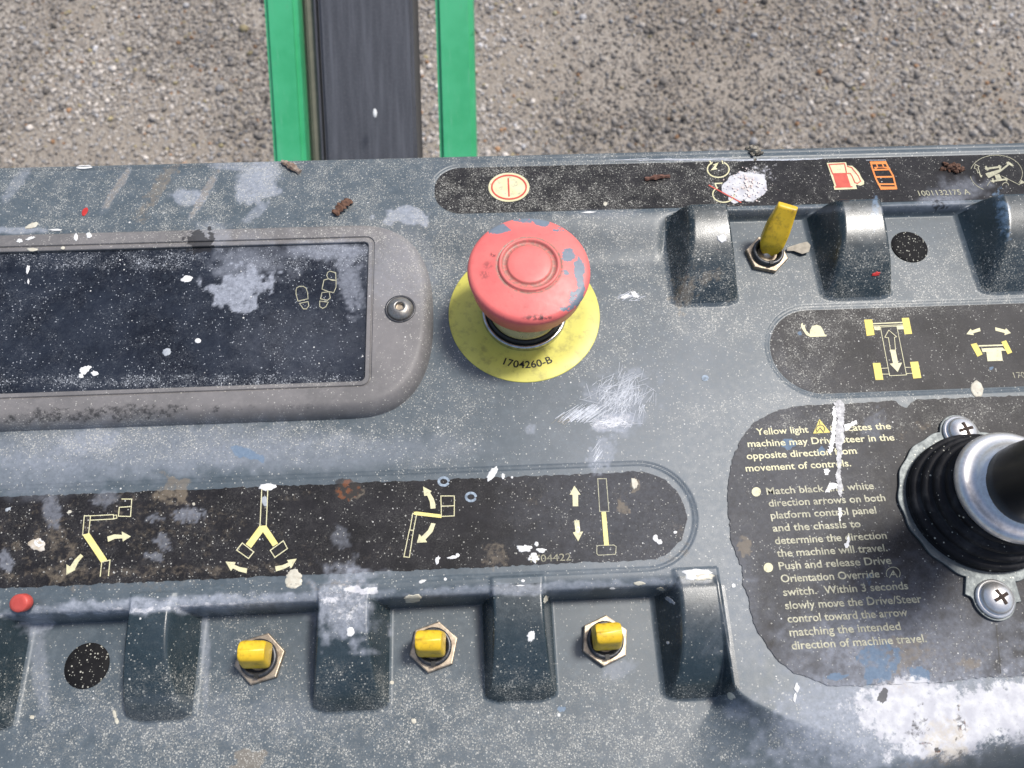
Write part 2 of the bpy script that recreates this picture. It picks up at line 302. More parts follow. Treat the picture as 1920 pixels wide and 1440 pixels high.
def weathered(name, c1, c2, rough=.42, speck=1., speckcol=(.61, .60, .54), graincol=None, spec=.5, bumpy=.25, mott=45.):
    """plastic / printed film with overspray and the stain layers on top"""
    k = N(name)
    A = k.attr('stain_a'); B = k.attr('stain_b')
    big = k.noise(mott, 5, .6); mid = k.noise(420, 4, .6); fine = k.noise(2600, 3, .6)
    base = k.mix(k.ramp(big, .3, .7), c1, c2)
    base = k.mix(k.math('MULTIPLY', k.ramp(mid, .45, .75), .35), base, graincol or tuple(min(1, v * 1.6) for v in c2))
    # chalky haze, also used for the painted corner glare
    hz = k.math('MULTIPLY', A[0], k.ramp(k.noise(700, 5, .7), .15, .8, .35, 1.15), clamp=True)
    base = k.mix(k.math('MULTIPLY', hz, .75), base, (.42, .45, .52))
    # tan grime
    gm = k.ramp(k.math('ADD', A[2], k.math('MULTIPLY', k.math('SUBTRACT', k.noise(650, 5, .7), .5), 1.5)), .35, .95)
    gm = k.math('MULTIPLY', gm, k.ramp(A[2], 0., .25))
    base = k.mix(k.math('MULTIPLY', gm, .6), base, (.23, .19, .14))
    # overspray specks
    d0 = k.math('MULTIPLY', k.math('ADD', k.math('MULTIPLY', B[2], 1.15), .13), k.math('MULTIPLY', k.ramp(k.noise(150, 4), .33, .67, .25, 1.4), k.ramp(k.noise(26, 3), .3, .65, .55, 1.3)))
    sA = k.specks(2300, .55, k.math('MULTIPLY', d0, .85 * speck))
    sB = k.specks(1350, .40, k.math('MULTIPLY', d0, .75 * speck), 3.1)
    sC = k.specks(460, .15, .22 * speck, 7.7)
    sD = k.specks(105, .060, .10 * speck, 5.3)
    dust = k.math('MULTIPLY', k.ramp(k.noise(1900, 3, .7), .42, .66), k.math('MINIMUM', k.math('MULTIPLY', d0, .55), .5))
    base = k.mix(dust, base, tuple(v * .55 for v in speckcol))
    base = k.mix(k.math('MULTIPLY', sA, .60), base, speckcol)
    base = k.mix(k.math('MULTIPLY', sB, .58), base, speckcol)
    base = k.mix(k.math('MULTIPLY', k.math('MAXIMUM', sC, sD), .85), base, (.70, .70, .67))
    # blue paint
    bl = k.ramp(k.math('ADD', B[1], k.math('MULTIPLY', k.math('SUBTRACT', k.noise(500, 4), .5), .8)), .35, .6)
    bl = k.math('MULTIPLY', bl, k.ramp(B[1], 0., .2))
    base = k.mix(k.math('MULTIPLY', bl, .8), base, k.mix(k.noise(900), (.07, .13, .21), (.19, .27, .37)))
    # white paint and the painted corner glare, breaking up at the edges
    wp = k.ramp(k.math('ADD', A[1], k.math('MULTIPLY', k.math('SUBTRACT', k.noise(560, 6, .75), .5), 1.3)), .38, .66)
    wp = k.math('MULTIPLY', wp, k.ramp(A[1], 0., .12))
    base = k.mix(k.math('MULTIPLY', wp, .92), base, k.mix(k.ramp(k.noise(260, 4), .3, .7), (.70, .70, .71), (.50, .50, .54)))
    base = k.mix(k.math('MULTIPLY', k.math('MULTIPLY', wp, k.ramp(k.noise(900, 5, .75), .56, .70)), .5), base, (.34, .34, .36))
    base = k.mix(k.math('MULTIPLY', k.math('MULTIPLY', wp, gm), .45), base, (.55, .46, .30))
    # grease / rust, and the shade painted on the window frame's lower edge
    dk = k.ramp(k.math('ADD', B[0], k.math('MULTIPLY', k.math('SUBTRACT', k.noise(600, 5, .7), .5), 1.4)), .4, .75)
    dk = k.math('MULTIPLY', dk, k.ramp(B[0], 0., .2))
    base = k.mix(k.math('MULTIPLY', dk, .85), base, k.mix(k.math('MULTIPLY', k.ramp(k.noise(480), .5, .62), k.ramp(A[2], .3, .6)), (.020, .020, .022), (.15, .05, .02)))
    r = k.math('ADD', rough, k.math('MULTIPLY', k.math('SUBTRACT', mid, .5), .25))
    r = k.math('ADD', r, k.math('MULTIPLY', k.math('MAXIMUM', hz, wp), .25), clamp=True)
    hgt = k.math('ADD', k.math('MULTIPLY', fine, .35), k.math('ADD', k.math('MULTIPLY', wp, 1.2), k.math('ADD', k.math('MULTIPLY', sC, 1.5), k.math('MULTIPLY', gm, .5))))
    return k.out(base, r, k.bump(hgt, bumpy, .00025), spec=spec)

def simple(name, c1, c2=None, rough=.5, metal=0., scale=300., bumpy=.15, speck=0., spec=.5, dirt=None, dirtamt=.5, dscale=150):
    k = N(name); nz = k.noise(scale, 5, .6)
    base = k.mix(k.ramp(nz, .3, .7), c1, c2 or tuple(v * .75 for v in c1))
    if dirt: base = k.mix(k.math('MULTIPLY', k.ramp(k.noise(dscale, 6, .7), .48, .72), dirtamt), base, dirt)
    if speck:
        base = k.mix(k.math('MULTIPLY', k.specks(1300, .4, .35 * speck), .7), base, (.62, .61, .52))
        base = k.mix(k.specks(260, .16, .2 * speck, 4.), base, (.78, .78, .75))
    r = k.math('ADD', rough, k.math('MULTIPLY', k.math('SUBTRACT', nz, .5), .3), clamp=True)
    return k.out(base, r, k.bump(nz, bumpy, .0002), metal, spec)

m_house = weathered('moulded_blue_grey_plastic', (.062, .084, .101), (.088, .110, .127), .42, 1.0)
m_guard = weathered('shaded_guard_plastic', (.014, .027, .034), (.027, .042, .052), .26, .7)  # housing plastic darkened; shade on the guard faces is put into the colour
m_decal = weathered('black_printed_film', (.0085, .0082, .010), (.018, .017, .020), .5, .8, bumpy=.18, graincol=(.044, .042, .044), mott=90, spec=.18)
m_decalb = weathered('worn_black_printed_film', (.019, .018, .019), (.040, .038, .040), .5, .7, bumpy=.25, graincol=(.078, .074, .076), mott=60, spec=.2)
m_glass = weathered('black_window_plate', (.007, .009, .015), (.019, .024, .036), .28, .9, bumpy=.1, graincol=(.04, .05, .065), mott=60, spec=.3, speckcol=(.55, .58, .62))
m_bezel = weathered('grey_brown_rubber_frame', (.13, .125, .125), (.19, .18, .18), .55, .75, bumpy=.35, graincol=(.25, .235, .23), speckcol=(.6, .58, .52))
m_print = simple('cream_print', (.66, .62, .36), (.74, .70, .46), .5, bumpy=.0, dirt=(.12, .10, .07), dirtamt=.5, dscale=600)
m_printf = simple('faded_cream_print', (.50, .48, .33), (.30, .29, .21), .5, scale=900, bumpy=0)
m_printfd = simple('worn_cream_print', (.34, .32, .21), (.14, .135, .10), .5, scale=900, bumpy=0)
m_pyel = simple('yellow_print', (.76, .60, .08), (.80, .66, .14), .5, bumpy=0, dirt=(.14, .12, .05), dirtamt=.4, dscale=600)
m_pyel2 = simple('pale_yellow_print', (.80, .68, .22), (.82, .72, .30), .5, bumpy=0)
m_pred = simple('red_print', (.55, .07, .05), (.62, .11, .07), .5, bumpy=0)
m_pora = simple('orange_print', (.75, .22, .04), (.8, .28, .06), .5, bumpy=0)
m_pblk = simple('black_print', (.012, .012, .012), None, .5, bumpy=0)
m_yellow = simple('yellow_disc_film', (.66, .61, .12), (.58, .54, .10), .42, scale=80, bumpy=.1, dirt=(.20, .16, .06), dirtamt=.55, dscale=170)
m_ycap = simple('yellow_lever_plastic', (.84, .56, .03), (.72, .46, .02), .38, scale=160, bumpy=.12, dirt=(.15, .08, .02), dirtamt=.6, dscale=300)
m_chrome = simple('worn_chrome', (.62, .62, .60), (.42, .42, .40), .2, 1., 500, .12)
m_steel = simple('stainless_screw', (.80, .79, .78), (.66, .65, .64), .34, .75, 800, .1, dirt=(.18, .10, .05), dirtamt=.3)
m_nut = simple('dull_nickel_nut', (.52, .44, .33), (.34, .28, .22), .42, .85, 600, .3, dirt=(.14, .09, .06), dirtamt=.6, dscale=400)
m_bush = simple('dark_threaded_bushing', (.05, .053, .06), (.10, .10, .105), .38, .6, 700, .3)
m_plug = simple('black_plug', (.008, .008, .009), (.014, .014, .015), .7, 0, 500, .2, speck=2.2, spec=.15)
m_boot = simple('black_rubber_boot', (.006, .006, .008), (.012, .012, .014), .62, 0, 260, .35, speck=.25, spec=.22, dirt=(.05, .05, .052), dirtamt=.7, dscale=110)
m_grip = simple('black_grip', (.008, .008, .009), None, .35, 0, 200, .1)
m_flange = simple('grey_cast_flange', (.17, .19, .19), (.115, .13, .135), .5, .35, 500, .5, speck=.5)
m_sock = simple('dark_socket', (.05, .025, .015), (.02, .015, .012), .7, .3, 900, .3)
m_green_old = simple('green_paint', (.075, .44, .21), (.10, .50, .27), .42, 0, 26, .08, dirt=(.15, .42, .27), dirtamt=.6, dscale=40)
k = N('weathered_green_paint')
mp = k.n('ShaderNodeMapping'); k.put(mp.inputs[0], k.co()); mp.inputs['Scale'].default_value = (1, .10, 1)
base = k.mix(k.ramp(k.noise(30, 5), .3, .7), (.038, .37, .155), (.062, .44, .205))
base = k.mix(k.math('MULTIPLY', k.ramp(k.noise(120, 6, .7, mp.outputs[0]), .55, .72), .35), base, (.25, .52, .38))
base = k.mix(k.math('MULTIPLY', k.ramp(k.noise(95, 6, .75), .66, .70), .8), base, (.02, .24, .10))
base = k.mix(k.math('MULTIPLY', k.ramp(k.noise(60, 5, .7), .60, .74), .35), base, (.14, .20, .14))
base = k.mix(k.specks(70, .07, .25), base, (.62, .66, .60))
m_green = k.out(base, k.math('ADD', .33, k.math('MULTIPLY', k.noise(200), .25)), k.bump(k.noise(260), .15, .0004))

# mushroom head red with layers
k = N('red_button_plastic'); A = k.attr('stain_a'); B = k.attr('stain_b')
base = k.mix(k.ramp(k.noise(130, 5), .3, .7), (.82, .19, .17), (.76, .155, .145))
base = k.mix(k.math('MULTIPLY', k.ramp(k.noise(420, 6, .7), .56, .74), .3), base, (.30, .05, .05))
base = k.mix(k.math('MULTIPLY', k.specks(240, .15, .08), .7), base, (.7, .55, .5))
dirt = k.math('MULTIPLY', A[2], k.ramp(k.noise(900, 4), .2, .6))
base = k.mix(dirt, base, k.mix(k.noise(1500), (.22, .12, .09), (.36, .25, .2)))
bl = k.ramp(k.math('ADD', B[1], k.math('MULTIPLY', k.math('SUBTRACT', k.noise(620, 6, .7), .5), 2.0)), .45, .52)
bl = k.math('MULTIPLY', bl, k.ramp(B[1], 0, .3))
base = k.mix(bl, base, k.mix(k.noise(700), (.13, .17, .22), (.22, .26, .31)))
dk = k.math('MULTIPLY', B[0], k.ramp(k.noise(1000, 4), .35, .6))
base = k.mix(dk, base, (.10, .04, .04))
m_red = k.out(base, k.math('ADD', .36, k.math('MULTIPLY', k.noise(500), .2)), k.bump(k.math('ADD', k.noise(600), k.math('MULTIPLY', bl, -1.5)), .18, .0003))

# black cover of the support post: streaked along its length
k = N('streaked_black_cover')
mp = k.n('ShaderNodeMapping'); k.put(mp.inputs[0], k.co()); mp.inputs['Scale'].default_value = (1, .06, 1)
st = k.noise(160, 6, .7, mp.outputs[0])
base = k.mix(k.ramp(st, .35, .75), (.052, .056, .068), (.100, .106, .125))
base = k.mix(k.math('MULTIPLY', k.ramp(k.noise(500, 4, .7), .45, .7), .5), base, (.11, .112, .125))
base = k.mix(k.specks(60, .07, .1), base, (.6, .6, .6))
m_cover = k.out(base, .5, k.bump(k.noise(700), .2, .0004))
m_olive = simple('olive_grey_strip', (.20, .19, .14), (.15, .145, .11), .6, 0, 60, .1)

# ground
k = N('gravel_dirt')
v1 = k.n('ShaderNodeTexVoronoi'); k.put(v1.inputs['Vector'], k.co()); v1.inputs['Scale'].default_value = 150
sp = k.n('ShaderNodeSeparateColor'); k.put(sp.inputs[0], v1.outputs['Color'])
base = k.mix(sp.outputs[0], (.24, .21, .18), (.46, .42, .37))
base = k.mix(k.ramp(k.noise(2.2, 4), .35, .65), base, (.32, .28, .235))
base = k.mix(k.math('MULTIPLY', k.ramp(k.noise(60, 5, .7), .5, .7), .4), base, (.13, .11, .10))
m_ground = k.out(base, .95, k.bump(v1.outputs['Distance'], .7, .008), spec=.2)
k = N('gravel_stone')
at_ = k.n('ShaderNodeAttribute', attribute_name='tint')
m_stone = k.out(k.mix(k.math('MULTIPLY', k.ramp(k.noise(220, 4), .4, .7), .35), at_.outputs['Color'], (.10, .09, .08)), .85, None, spec=.3)

# ------------------------------------------------------------------ object helpers
def link(name, me, mat=None, parent=None, smooth=True, loc=None):
    o = bpy.data.objects.new(name, me); col.objects.link(o)
    if mat and not me.materials: me.materials.append(mat)
    if smooth is not None: me.polygons.foreach_set('use_smooth', [smooth] * len(me.polygons))
    if parent: o.parent = parent
    if loc is not None: o.location = loc
    return o
def mesh(name, V, Fc):
    me = bpy.data.meshes.new(name); me.from_pydata([tuple(v) for v in V], [], Fc); me.update(); return me
def empty(name, loc=(0, 0, 0)):
    o = bpy.data.objects.new(name, None); col.objects.link(o); o.location = loc; o.empty_display_size = .01; return o
def tag(o, label=None, cat=None, group=None, kind=None):
    for a, v in (('label', label), ('category', cat), ('group', group), ('kind', kind)):
        if v: o[a] = v
    return o
def grid_mesh(name, X, Y, Z, keep=None):
    ny, nx = X.shape
    idx = np.arange(nx * ny).reshape(ny, nx)
    q = np.stack([idx[:-1, :-1], idx[:-1, 1:], idx[1:, 1:], idx[1:, :-1]], -1).reshape(-1, 4)
    if keep is not None: q = q[keep.ravel()]
    used, inv = np.unique(q.ravel(), return_inverse=True)
    V = np.stack([X, Y, Z], -1).reshape(-1, 3)[used]
    me = bpy.data.meshes.new(name)
    me.vertices.add(len(V)); me.vertices.foreach_set('co', V.astype('f').ravel())
    me.loops.add(q.size); me.loops.foreach_set('vertex_index', inv.astype('i').ravel())
    me.polygons.add(len(q)); me.polygons.foreach_set('loop_start', np.arange(0, q.size, 4, dtype='i'))
    me.update(calc_edges=True); me.validate()
    return me, used
def lathe(name, prof, n=64, closed_top=True, arc=None):
    V, Fc = [], []
    for r, z in prof:
        for i in range(n):
            a = 2 * math.pi * i / n; V.append((r * math.cos(a), r * math.sin(a), z))
    for j in range(len(prof) - 1):
        for i in range(n):
            Fc.append((j * n + i, j * n + (i + 1) % n, (j + 1) * n + (i + 1) % n, (j + 1) * n + i))
    if closed_top: Fc.append(tuple((len(prof) - 1) * n + i for i in range(n)))
    return mesh(name, V, Fc)
def arcp(cx, cz, r, a0, a1, n=6, rz=None):
    rz = rz or r
    return [(cx + r * math.cos(math.radians(a0 + (a1 - a0) * i / n)), cz + rz * math.sin(math.radians(a0 + (a1 - a0) * i / n))) for i in range(n + 1)]
def prism(name, pts, z0, z1, bev=0.):
    bm = bmesh.new(); vs = [bm.verts.new((x, y, z0)) for x, y in pts]
    f = bm.faces.new(vs); f.normal_update()
    if f.normal.z < 0: f.normal_flip()
    r = bmesh.ops.extrude_face_region(bm, geom=[f])
    bmesh.ops.translate(bm, vec=(0, 0, z1 - z0), verts=[v for v in r['geom'] if isinstance(v, bmesh.types.BMVert)])
    bmesh.ops.recalc_face_normals(bm, faces=bm.faces)
    if bev:
        es = [e for e in bm.edges if all(abs(v.co.z - z1) < 1e-7 for v in e.verts)]
        bmesh.ops.bevel(bm, geom=es, offset=bev, segments=2, affect='EDGES', profile=.6)
    me = bpy.data.meshes.new(name); bm.to_mesh(me); bm.free(); return me

# ------------------------------------------------------------------ ground
G = -1.75
me = mesh('ground', [(-60, -60, G), (60, -60, G), (60, 60, G), (-60, 60, G)], [(0, 1, 2, 3)])
tag(link('ground', me, m_ground, smooth=False), kind='structure', label='flat compacted ground under the gravel')
c = [at(px, py, G) for px, py in ((-150, -150), (2070, -150), (-150, 330), (2070, 330))]
x0, x1 = min(p[0] for p in c), max(p[0] for p in c); y0, y1 = min(p[1] for p in c), max(p[1] for p in c)
NS = 95000
P = np.stack([rng.uniform(x0, x1, NS), rng.uniform(y0, y1, NS)], -1)
pp = pix(P[:, 0], P[:, 1], np.full(NS, G))
P = P[(pp[0] > -160) & (pp[0] < 2080) & (pp[1] > -160) & (pp[1] < 330)]
dens = fbm(P[:, 0] * 3.2, P[:, 1] * 3.2, 3); P = P[rng.random(len(P)) < .45 + 1.1 * S((dens - .3) / .35)]
NS = len(P)
bm = bmesh.new(); bmesh.ops.create_icosphere(bm, subdivisions=1, radius=1); iv = np.array([v.co[:] for v in bm.verts]); fi = np.array([[v.index for v in f.verts] for f in bm.faces]); bm.free()
size = np.clip(rng.lognormal(math.log(.0037), .42, NS), .002, .014)
sc = size[:, None] * rng.uniform(.65, 1.25, (NS, 3)); sc[:, 2] *= .75
ang = rng.uniform(0, 6.28, NS); ca, sa = np.cos(ang), np.sin(ang)
V = iv[None] * (1 + rng.uniform(-.22, .22, (NS, len(iv), 1))) * sc[:, None]
VX = V[..., 0] * ca[:, None] - V[..., 1] * sa[:, None] + P[:, 0:1]; VY = V[..., 0] * sa[:, None] + V[..., 1] * ca[:, None] + P[:, 1:2]
VZ = V[..., 2] + G + size[:, None] * rng.uniform(.0, .7, (NS, 1))
me = bpy.data.meshes.new('gravel'); nv = len(iv)
me.vertices.add(NS * nv); me.vertices.foreach_set('co', np.stack([VX, VY, VZ], -1).astype('f').ravel())
fa = (fi[None] + (np.arange(NS) * nv)[:, None, None]).reshape(-1)
me.loops.add(len(fa)); me.loops.foreach_set('vertex_index', fa.astype('i')); me.polygons.add(len(fa) // 3); me.polygons.foreach_set('loop_start', np.arange(0, len(fa), 3, dtype='i'))
me.update(calc_edges=True)
g = np.clip(rng.normal(.38, .13, NS), .10, .72); wh = rng.random(NS)
g = np.where(wh > .94, rng.uniform(.58, .78, NS), g)
tc = np.stack([g * 1.05, g * .96, g * .87, np.ones(NS)], -1)
om = rng.random(NS) > .985; tc[om, :3] = np.array([.42, .24, .13]); om = rng.random(NS) > .98; tc[om, :3] = (.45, .38, .22); om = rng.random(NS) > .9; tc[om, :3] *= (.9, .97, 1.08)
pm = fbm(P[:, 0] * 2 + 5, P[:, 1] * 2 + 9, 3)
pm = S((pm - .25) / .5); tc[:, :3] *= (.58 + .55 * pm)[:, None]
ca_ = me.color_attributes.new('tint', 'FLOAT_COLOR', 'POINT'); ca_.data.foreach_set('color', np.repeat(tc, nv, 0).astype('f').ravel())
tag(link('gravel', me, m_stone, smooth=True), 'loose grey and tan gravel covering the ground below the lift', 'gravel', kind='stuff')

# ------------------------------------------------------------------ rails and post below the console
def bar(name, p0, p1, w_, t_, mat, parent=None, bev=.004, up=None):
    """box bar from p0 to p1 whose top face turns to the camera side"""
    p0, p1 = Vector(p0), Vector(p1); d = (p1 - p0); L = d.length; d.normalize()
    up = Vector(up if up is not None else RC[:, 2]); xa = d.cross(up).normalized(); za = xa.cross(d).normalized()
    bm = bmesh.new(); bmesh.ops.create_cube(bm, size=1)
    bmesh.ops.scale(bm, vec=(w_, L, t_), verts=bm.verts)
    bmesh.ops.bevel(bm, geom=[e for e in bm.edges if abs((e.verts[0].co - e.verts[1].co).normalized().y) > .9], offset=bev, segments=4, affect='EDGES')
    me = bpy.data.meshes.new(name); bm.to_mesh(me); bm.free()
    o = link(name, me, mat, parent, None)
    me.polygons.foreach_set('use_smooth', [True] * len(me.polygons))
    try: me.set_sharp_from_angle(angle=math.radians(50))
    except Exception: pass
    m4 = Matrix((xa, d, za)).transposed().to_4x4(); m4.translation = (p0 + p1) / 2
    o.matrix_world = m4
    return o
def seg(xt, xb, w_, t_, dt, db, e0=.9, e1=1.6):
    """axis through pixel (xt,0) at depth dt and (xb,290) at depth db, extended both ways; the axis lies t_/2 behind the face"""
    a = deep(xt, 0, dt + t_ / 2); b = deep(xb, 290, db + t_ / 2); d = b - a
    return a - d * e0, b + d * e1
DT, DB = .760, .787
UPC = tuple(RC[:, 2])
p0, p1 = seg(534.5, 551.5, .038, .038, DT, DB)
tag(bar('steel_rail', p0, p1, .0318, .040, m_green, up=UPC, bev=.0045), 'bright green painted steel rail left of the black post, pale streaks on it', 'rail', 'green rails beside the black post')
p0, p1 = seg(853, 860.5, .038, .038, DT, DB)
tag(bar('steel_rail', p0, p1, .0358, .040, m_green, up=UPC, bev=.0045), 'bright green painted steel rail right of the black post, clean apart from a few chips', 'rail', 'green rails beside the black post')
post = empty('support_post', deep(700, 280, .82))
bpy.context.view_layer.update()
tag(post, 'wide streaked black post cover between the two green rails, one white paint drip', 'post')
def pbar(name, xt, xb, wpx, t_, dt, mat, bev=.002):
    p0, p1 = seg(xt, xb, 0, t_, dt, dt + .027)
    o = bar(name, p0, p1, wpx * dt / F, t_, mat, None, bev); mw = o.matrix_world.copy(); o.parent = post; o.matrix_parent_inverse = Matrix.Translation(-post.location); o.matrix_world = mw
    return o
pbar('cover', 693, 705, 178, .06, .765, m_cover, .003)
pbar('edge_lip', 599.5, 614.5, 3.5, .050, .765, m_cover, .0006)
pbar('side_strip', 587, 603, 24, .02, .772, m_olive)
sp_ = deep(703, 212, .7655)
bl = lathe('paint_drip', [(.0019, 0), (.0018, .0003), (.0010, .0006)], 14)
o = link('paint_drip', bl, simple('white_paint_drip', (.75, .77, .78), None, .4)); o.scale = (1, 2.3, 1)
o.matrix_world = Matrix.Translation(Vector(sp_)) @ Matrix([[*RC[i]] for i in range(3)]).to_4x4() @ Matrix.Rotation(.05, 4, 'Z') @ Matrix.Diagonal((1, 2.3, 1, 1))
mw = o.matrix_world.copy(); o.parent = post; o.matrix_parent_inverse = Matrix.Translation(-post.location); o.matrix_world = mw
a = at(1500, 1500, -.075); 
tag(bar('steel_rail', (-.5, a[1] - .004, -.082), (.5, a[1] + .030, -.082), .038, .038, m_green, up=(0, 0, 1)), 'dark green rail just showing under the front corner of the console', 'rail')

# ------------------------------------------------------------------ console housing
console = empty('control_console', (0, 0, 0))
tag(console, 'blue-grey lift control console splashed with paint, black decals, red stop button and yellow toggles', 'control console')
xs = np.concatenate([np.linspace(XLM, -.216, 24)[:-1], np.arange(-.216, .218, .00046), np.linspace(.218, XRM, 24)])
ya = -.232; ys = np.concatenate([np.arange(ya, -.160, .0009), np.arange(-.160, YB - .003, .00046), np.arange(YB - .003, YB + .0095, .0006)])
X, Y = np.meshgrid(xs, ys); Z = H(X, Y)
# skirts on the left and right sides
Z[:, 0] = Z[:, 1] - .08; Z[:, -1] = Z[:, -2] - .08; X[:, 0] = X[:, 1]; X[:, -1] = X[:, -2]
Z[-1, :] = -.11; Z[0, :] = -.11
Xc = (X[1:, 1:] + X[:-1, :-1]) / 2; Yc = (Y[1:, 1:] + Y[:-1, :-1]) / 2
gx = np.gradient(Z, axis=1) / np.maximum(np.gradient(X, axis=1), 1e-6); gy = np.gradient(Z, axis=0) / np.maximum(np.gradient(Y, axis=0), 1e-6)
NRM = np.stack([-gx, -gy, np.ones_like(Z)], -1); NRM /= np.linalg.norm(NRM, axis=-1, keepdims=True)
gmask = np.zeros(Xc.shape, int)
for i, g in enumerate(guards):
    m = (Xc > g[0] - .015) & (Xc < g[1] + .015) & (Yc < g[6] + .001) & (Yc > g[3] - .001)
    gh = np.full(Xc.shape, -1.); gh[m] = guard_h(Xc[m], Yc[m], g)
    if g[5] == 0: basez = np.where(Yc > YL1 - .0022, strip_z(Yc), 0.)
    else: basez = FLOOR2 * fall2(Yc)
    gmask[(gh > basez + .0002)] = i + 1
def part_from(name, mask, mat, label=None):
    me, used = grid_mesh(name, X, Y, Z, mask)
    paint(me)
    nr = NRM.reshape(-1, 3)[used]
    o = link(name, me, mat, console, True)
    me.normals_split_custom_set_from_vertices(nr.astype('f'))
    if label: o['label'] = label
    return o
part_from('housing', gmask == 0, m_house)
GLAB = ['first guard of the upper row, white chip on its side', 'guard right of the upper toggle, blue scuff and rust patch', 'guard at the right edge, blue smear',
        'guard cut off by the left edge', 'guard between the black plug and the first lower toggle', 'guard with a rough dusty white crust', 'guard between the second and third lower toggle', 'end guard of the lower row beside the text decal']
for i in range(len(guards)):
    part_from('switch_guard', gmask == i + 1, m_guard, GLAB[i])

# ------------------------------------------------------------------ decals: dense sheets cut along an outline
def outline_box(b, inset, n=28):
    x0, x1, y0, y1, r = b; x0 += inset; x1 -= inset; y0 += inset; y1 -= inset; r = max(r - inset, .0005)
    x0 = max(x0, XLM + .01); x1 = min(x1, XRM - .01)
    pts = []
    for cx, cy, a0 in ((x1 - r, y1 - r, 0), (x0 + r, y1 - r, 90), (x0 + r, y0 + r, 180), (x1 - r, y0 + r, 270)):
        for i in range(n): a = math.radians(a0 + 90 * i / (n - 1)); pts.append((cx + r * math.cos(a), cy + r * math.sin(a)))
    return np.array(pts)
def densify(pts, step):
    out = []
    for i in range(len(pts)):
        a, b = pts[i], pts[(i + 1) % len(pts)]; n = max(1, int(np.hypot(*(b - a)) / step))
        for j in range(n): out.append(a + (b - a) * j / n)
    return np.array(out)
def inside(px, py, poly):
    r = np.zeros(px.shape, bool); n = len(poly)
    for i in range(n):
        x1, y1 = poly[i]; x2, y2 = poly[(i + 1) % n]
        if y1 == y2: continue
        c = ((y1 > py) != (y2 > py)) & (px < (x2 - x1) * (py - y1) / (y2 - y1) + x1)
        r ^= c
    return r
def sheet(name, poly, mat, lift=.00012, zf=None, step=.0006, rough_edge=0., parent=console, label=None):
    poly = densify(np.asarray(poly, float), .0004)
    if rough_edge:
        nx = fbm(poly[:, 0] * 700, poly[:, 1] * 700, 4) - .5; ny = fbm(poly[:, 0] * 700 + 50, poly[:, 1] * 700 + 50, 4) - .5
        poly = poly + np.stack([nx, ny], -1) * rough_edge
    xs_ = np.arange(poly[:, 0].min() - step, poly[:, 0].max() + step * 2, step); ys_ = np.arange(poly[:, 1].min() - step, poly[:, 1].max() + step * 2, step)
    X_, Y_ = np.meshgrid(xs_, ys_)
    keep = inside(X_[:-1, :-1] + step / 2, Y_[:-1, :-1] + step / 2, poly)
    used = np.zeros(X_.shape, int)
    for a in (0, 1):
        for b in (0, 1): used[a:a + keep.shape[0], b:b + keep.shape[1]] += keep
    bd = (used > 0) & (used < 4)
    bi = np.argwhere(bd)
    for i0 in range(0, len(bi), 400):
        q = bi[i0:i0 + 400]; P_ = np.stack([X_[q[:, 0], q[:, 1]], Y_[q[:, 0], q[:, 1]]], -1)
        dd = ((P_[:, None] - poly[None]) ** 2).sum(-1); j = dd.argmin(1)
        X_[q[:, 0], q[:, 1]] = poly[j, 0]; Y_[q[:, 0], q[:, 1]] = poly[j, 1]
    Z_ = (zf(X_, Y_) if zf else H(X_, Y_)) + lift
    me, _ = grid_mesh(name, X_, Y_, Z_, keep); paint(me)
    o = link(name, me, mat, parent, True)
    if label: o['label'] = label
    return o
zdec_top = lambda x, y: strip_z(y) - POCK
zdec = lambda x, y: np.full(np.shape(x), -POCK)
d_top = sheet('decal', outline_box(B_TOP, .0006), m_decal, zf=zdec_top, label='long black decal along the back edge')
d_sn = sheet('decal', outline_box(B_SN, .0009), m_decalb, zf=zdec, label='black decal with a snail and chassis symbols')
bl_ = list(B_LO)
d_lo = sheet('decal', outline_box(B_LO, .0026), m_decal, zf=zdec, rough_edge=.0012, label='black decal with boom movement symbols above the lower toggles')
BIG = [(1500, 762), (1530, 760), (1600, 757), (1678, 751), (1690, 762), (1700, 764), (1716, 750), (1800, 747), (1920, 742), (2050, 738), (2050, 1262), (1920, 1268), (1840, 1270), (1780, 1278), (1700, 1281), (1600, 1287), (1550, 1285), (1520, 1272), (1490, 1262),
       (1460, 1240), (1440, 1215), (1420, 1185), (1408, 1150), (1402, 1118), (1393, 1095), (1390, 1062), (1378, 1032), (1370, 1010), (1368, 985), (1365, 955), (1364, 925), (1366, 895), (1375, 855), (1390, 822), (1415, 792), (1450, 773), (1478, 765)]
big = np.array([at(x, y, 0)[:2] for x, y in BIG]); big = densify(big, .002)
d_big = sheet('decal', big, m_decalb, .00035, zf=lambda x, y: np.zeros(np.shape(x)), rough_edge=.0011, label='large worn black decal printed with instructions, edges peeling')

# ------------------------------------------------------------------ window frame and plate
ZB = .0062
wf_top = at(600, 413, ZB)[1]; wf_bot = at(600, 786, .001)[1]; wf_r = at(812, 590, .003)[0]
wf = [(-.265, wf_bot), (wf_r, wf_bot), (wf_r, wf_top), (-.265, wf_top)]
def sup_outline(inset, n=160):
    """frame outline: superellipse shoulders on the right hand end"""
    x1 = wf_r - inset; x0 = -.262 + inset; y0 = wf_bot + inset; y1 = wf_top - inset
    rx, ry = .031 - inset * .6, (y1 - y0) / 2 * .97
    pts = []; cy = (y0 + y1) / 2
    for sx, cx in ((1, x1 - rx), (-1, x0 + rx)):
        for i in range(n // 2):
            a = -90 + 180 * i / (n // 2 - 1); a = math.radians(a); c_, s_ = math.cos(a), math.sin(a)
            pts.append((cx + sx * rx * abs(c_) ** .72, cy + (1 if sx > 0 else -1) * (y1 - y0) / 2 * math.copysign(abs(s_) ** .80, s_)))
    return pts
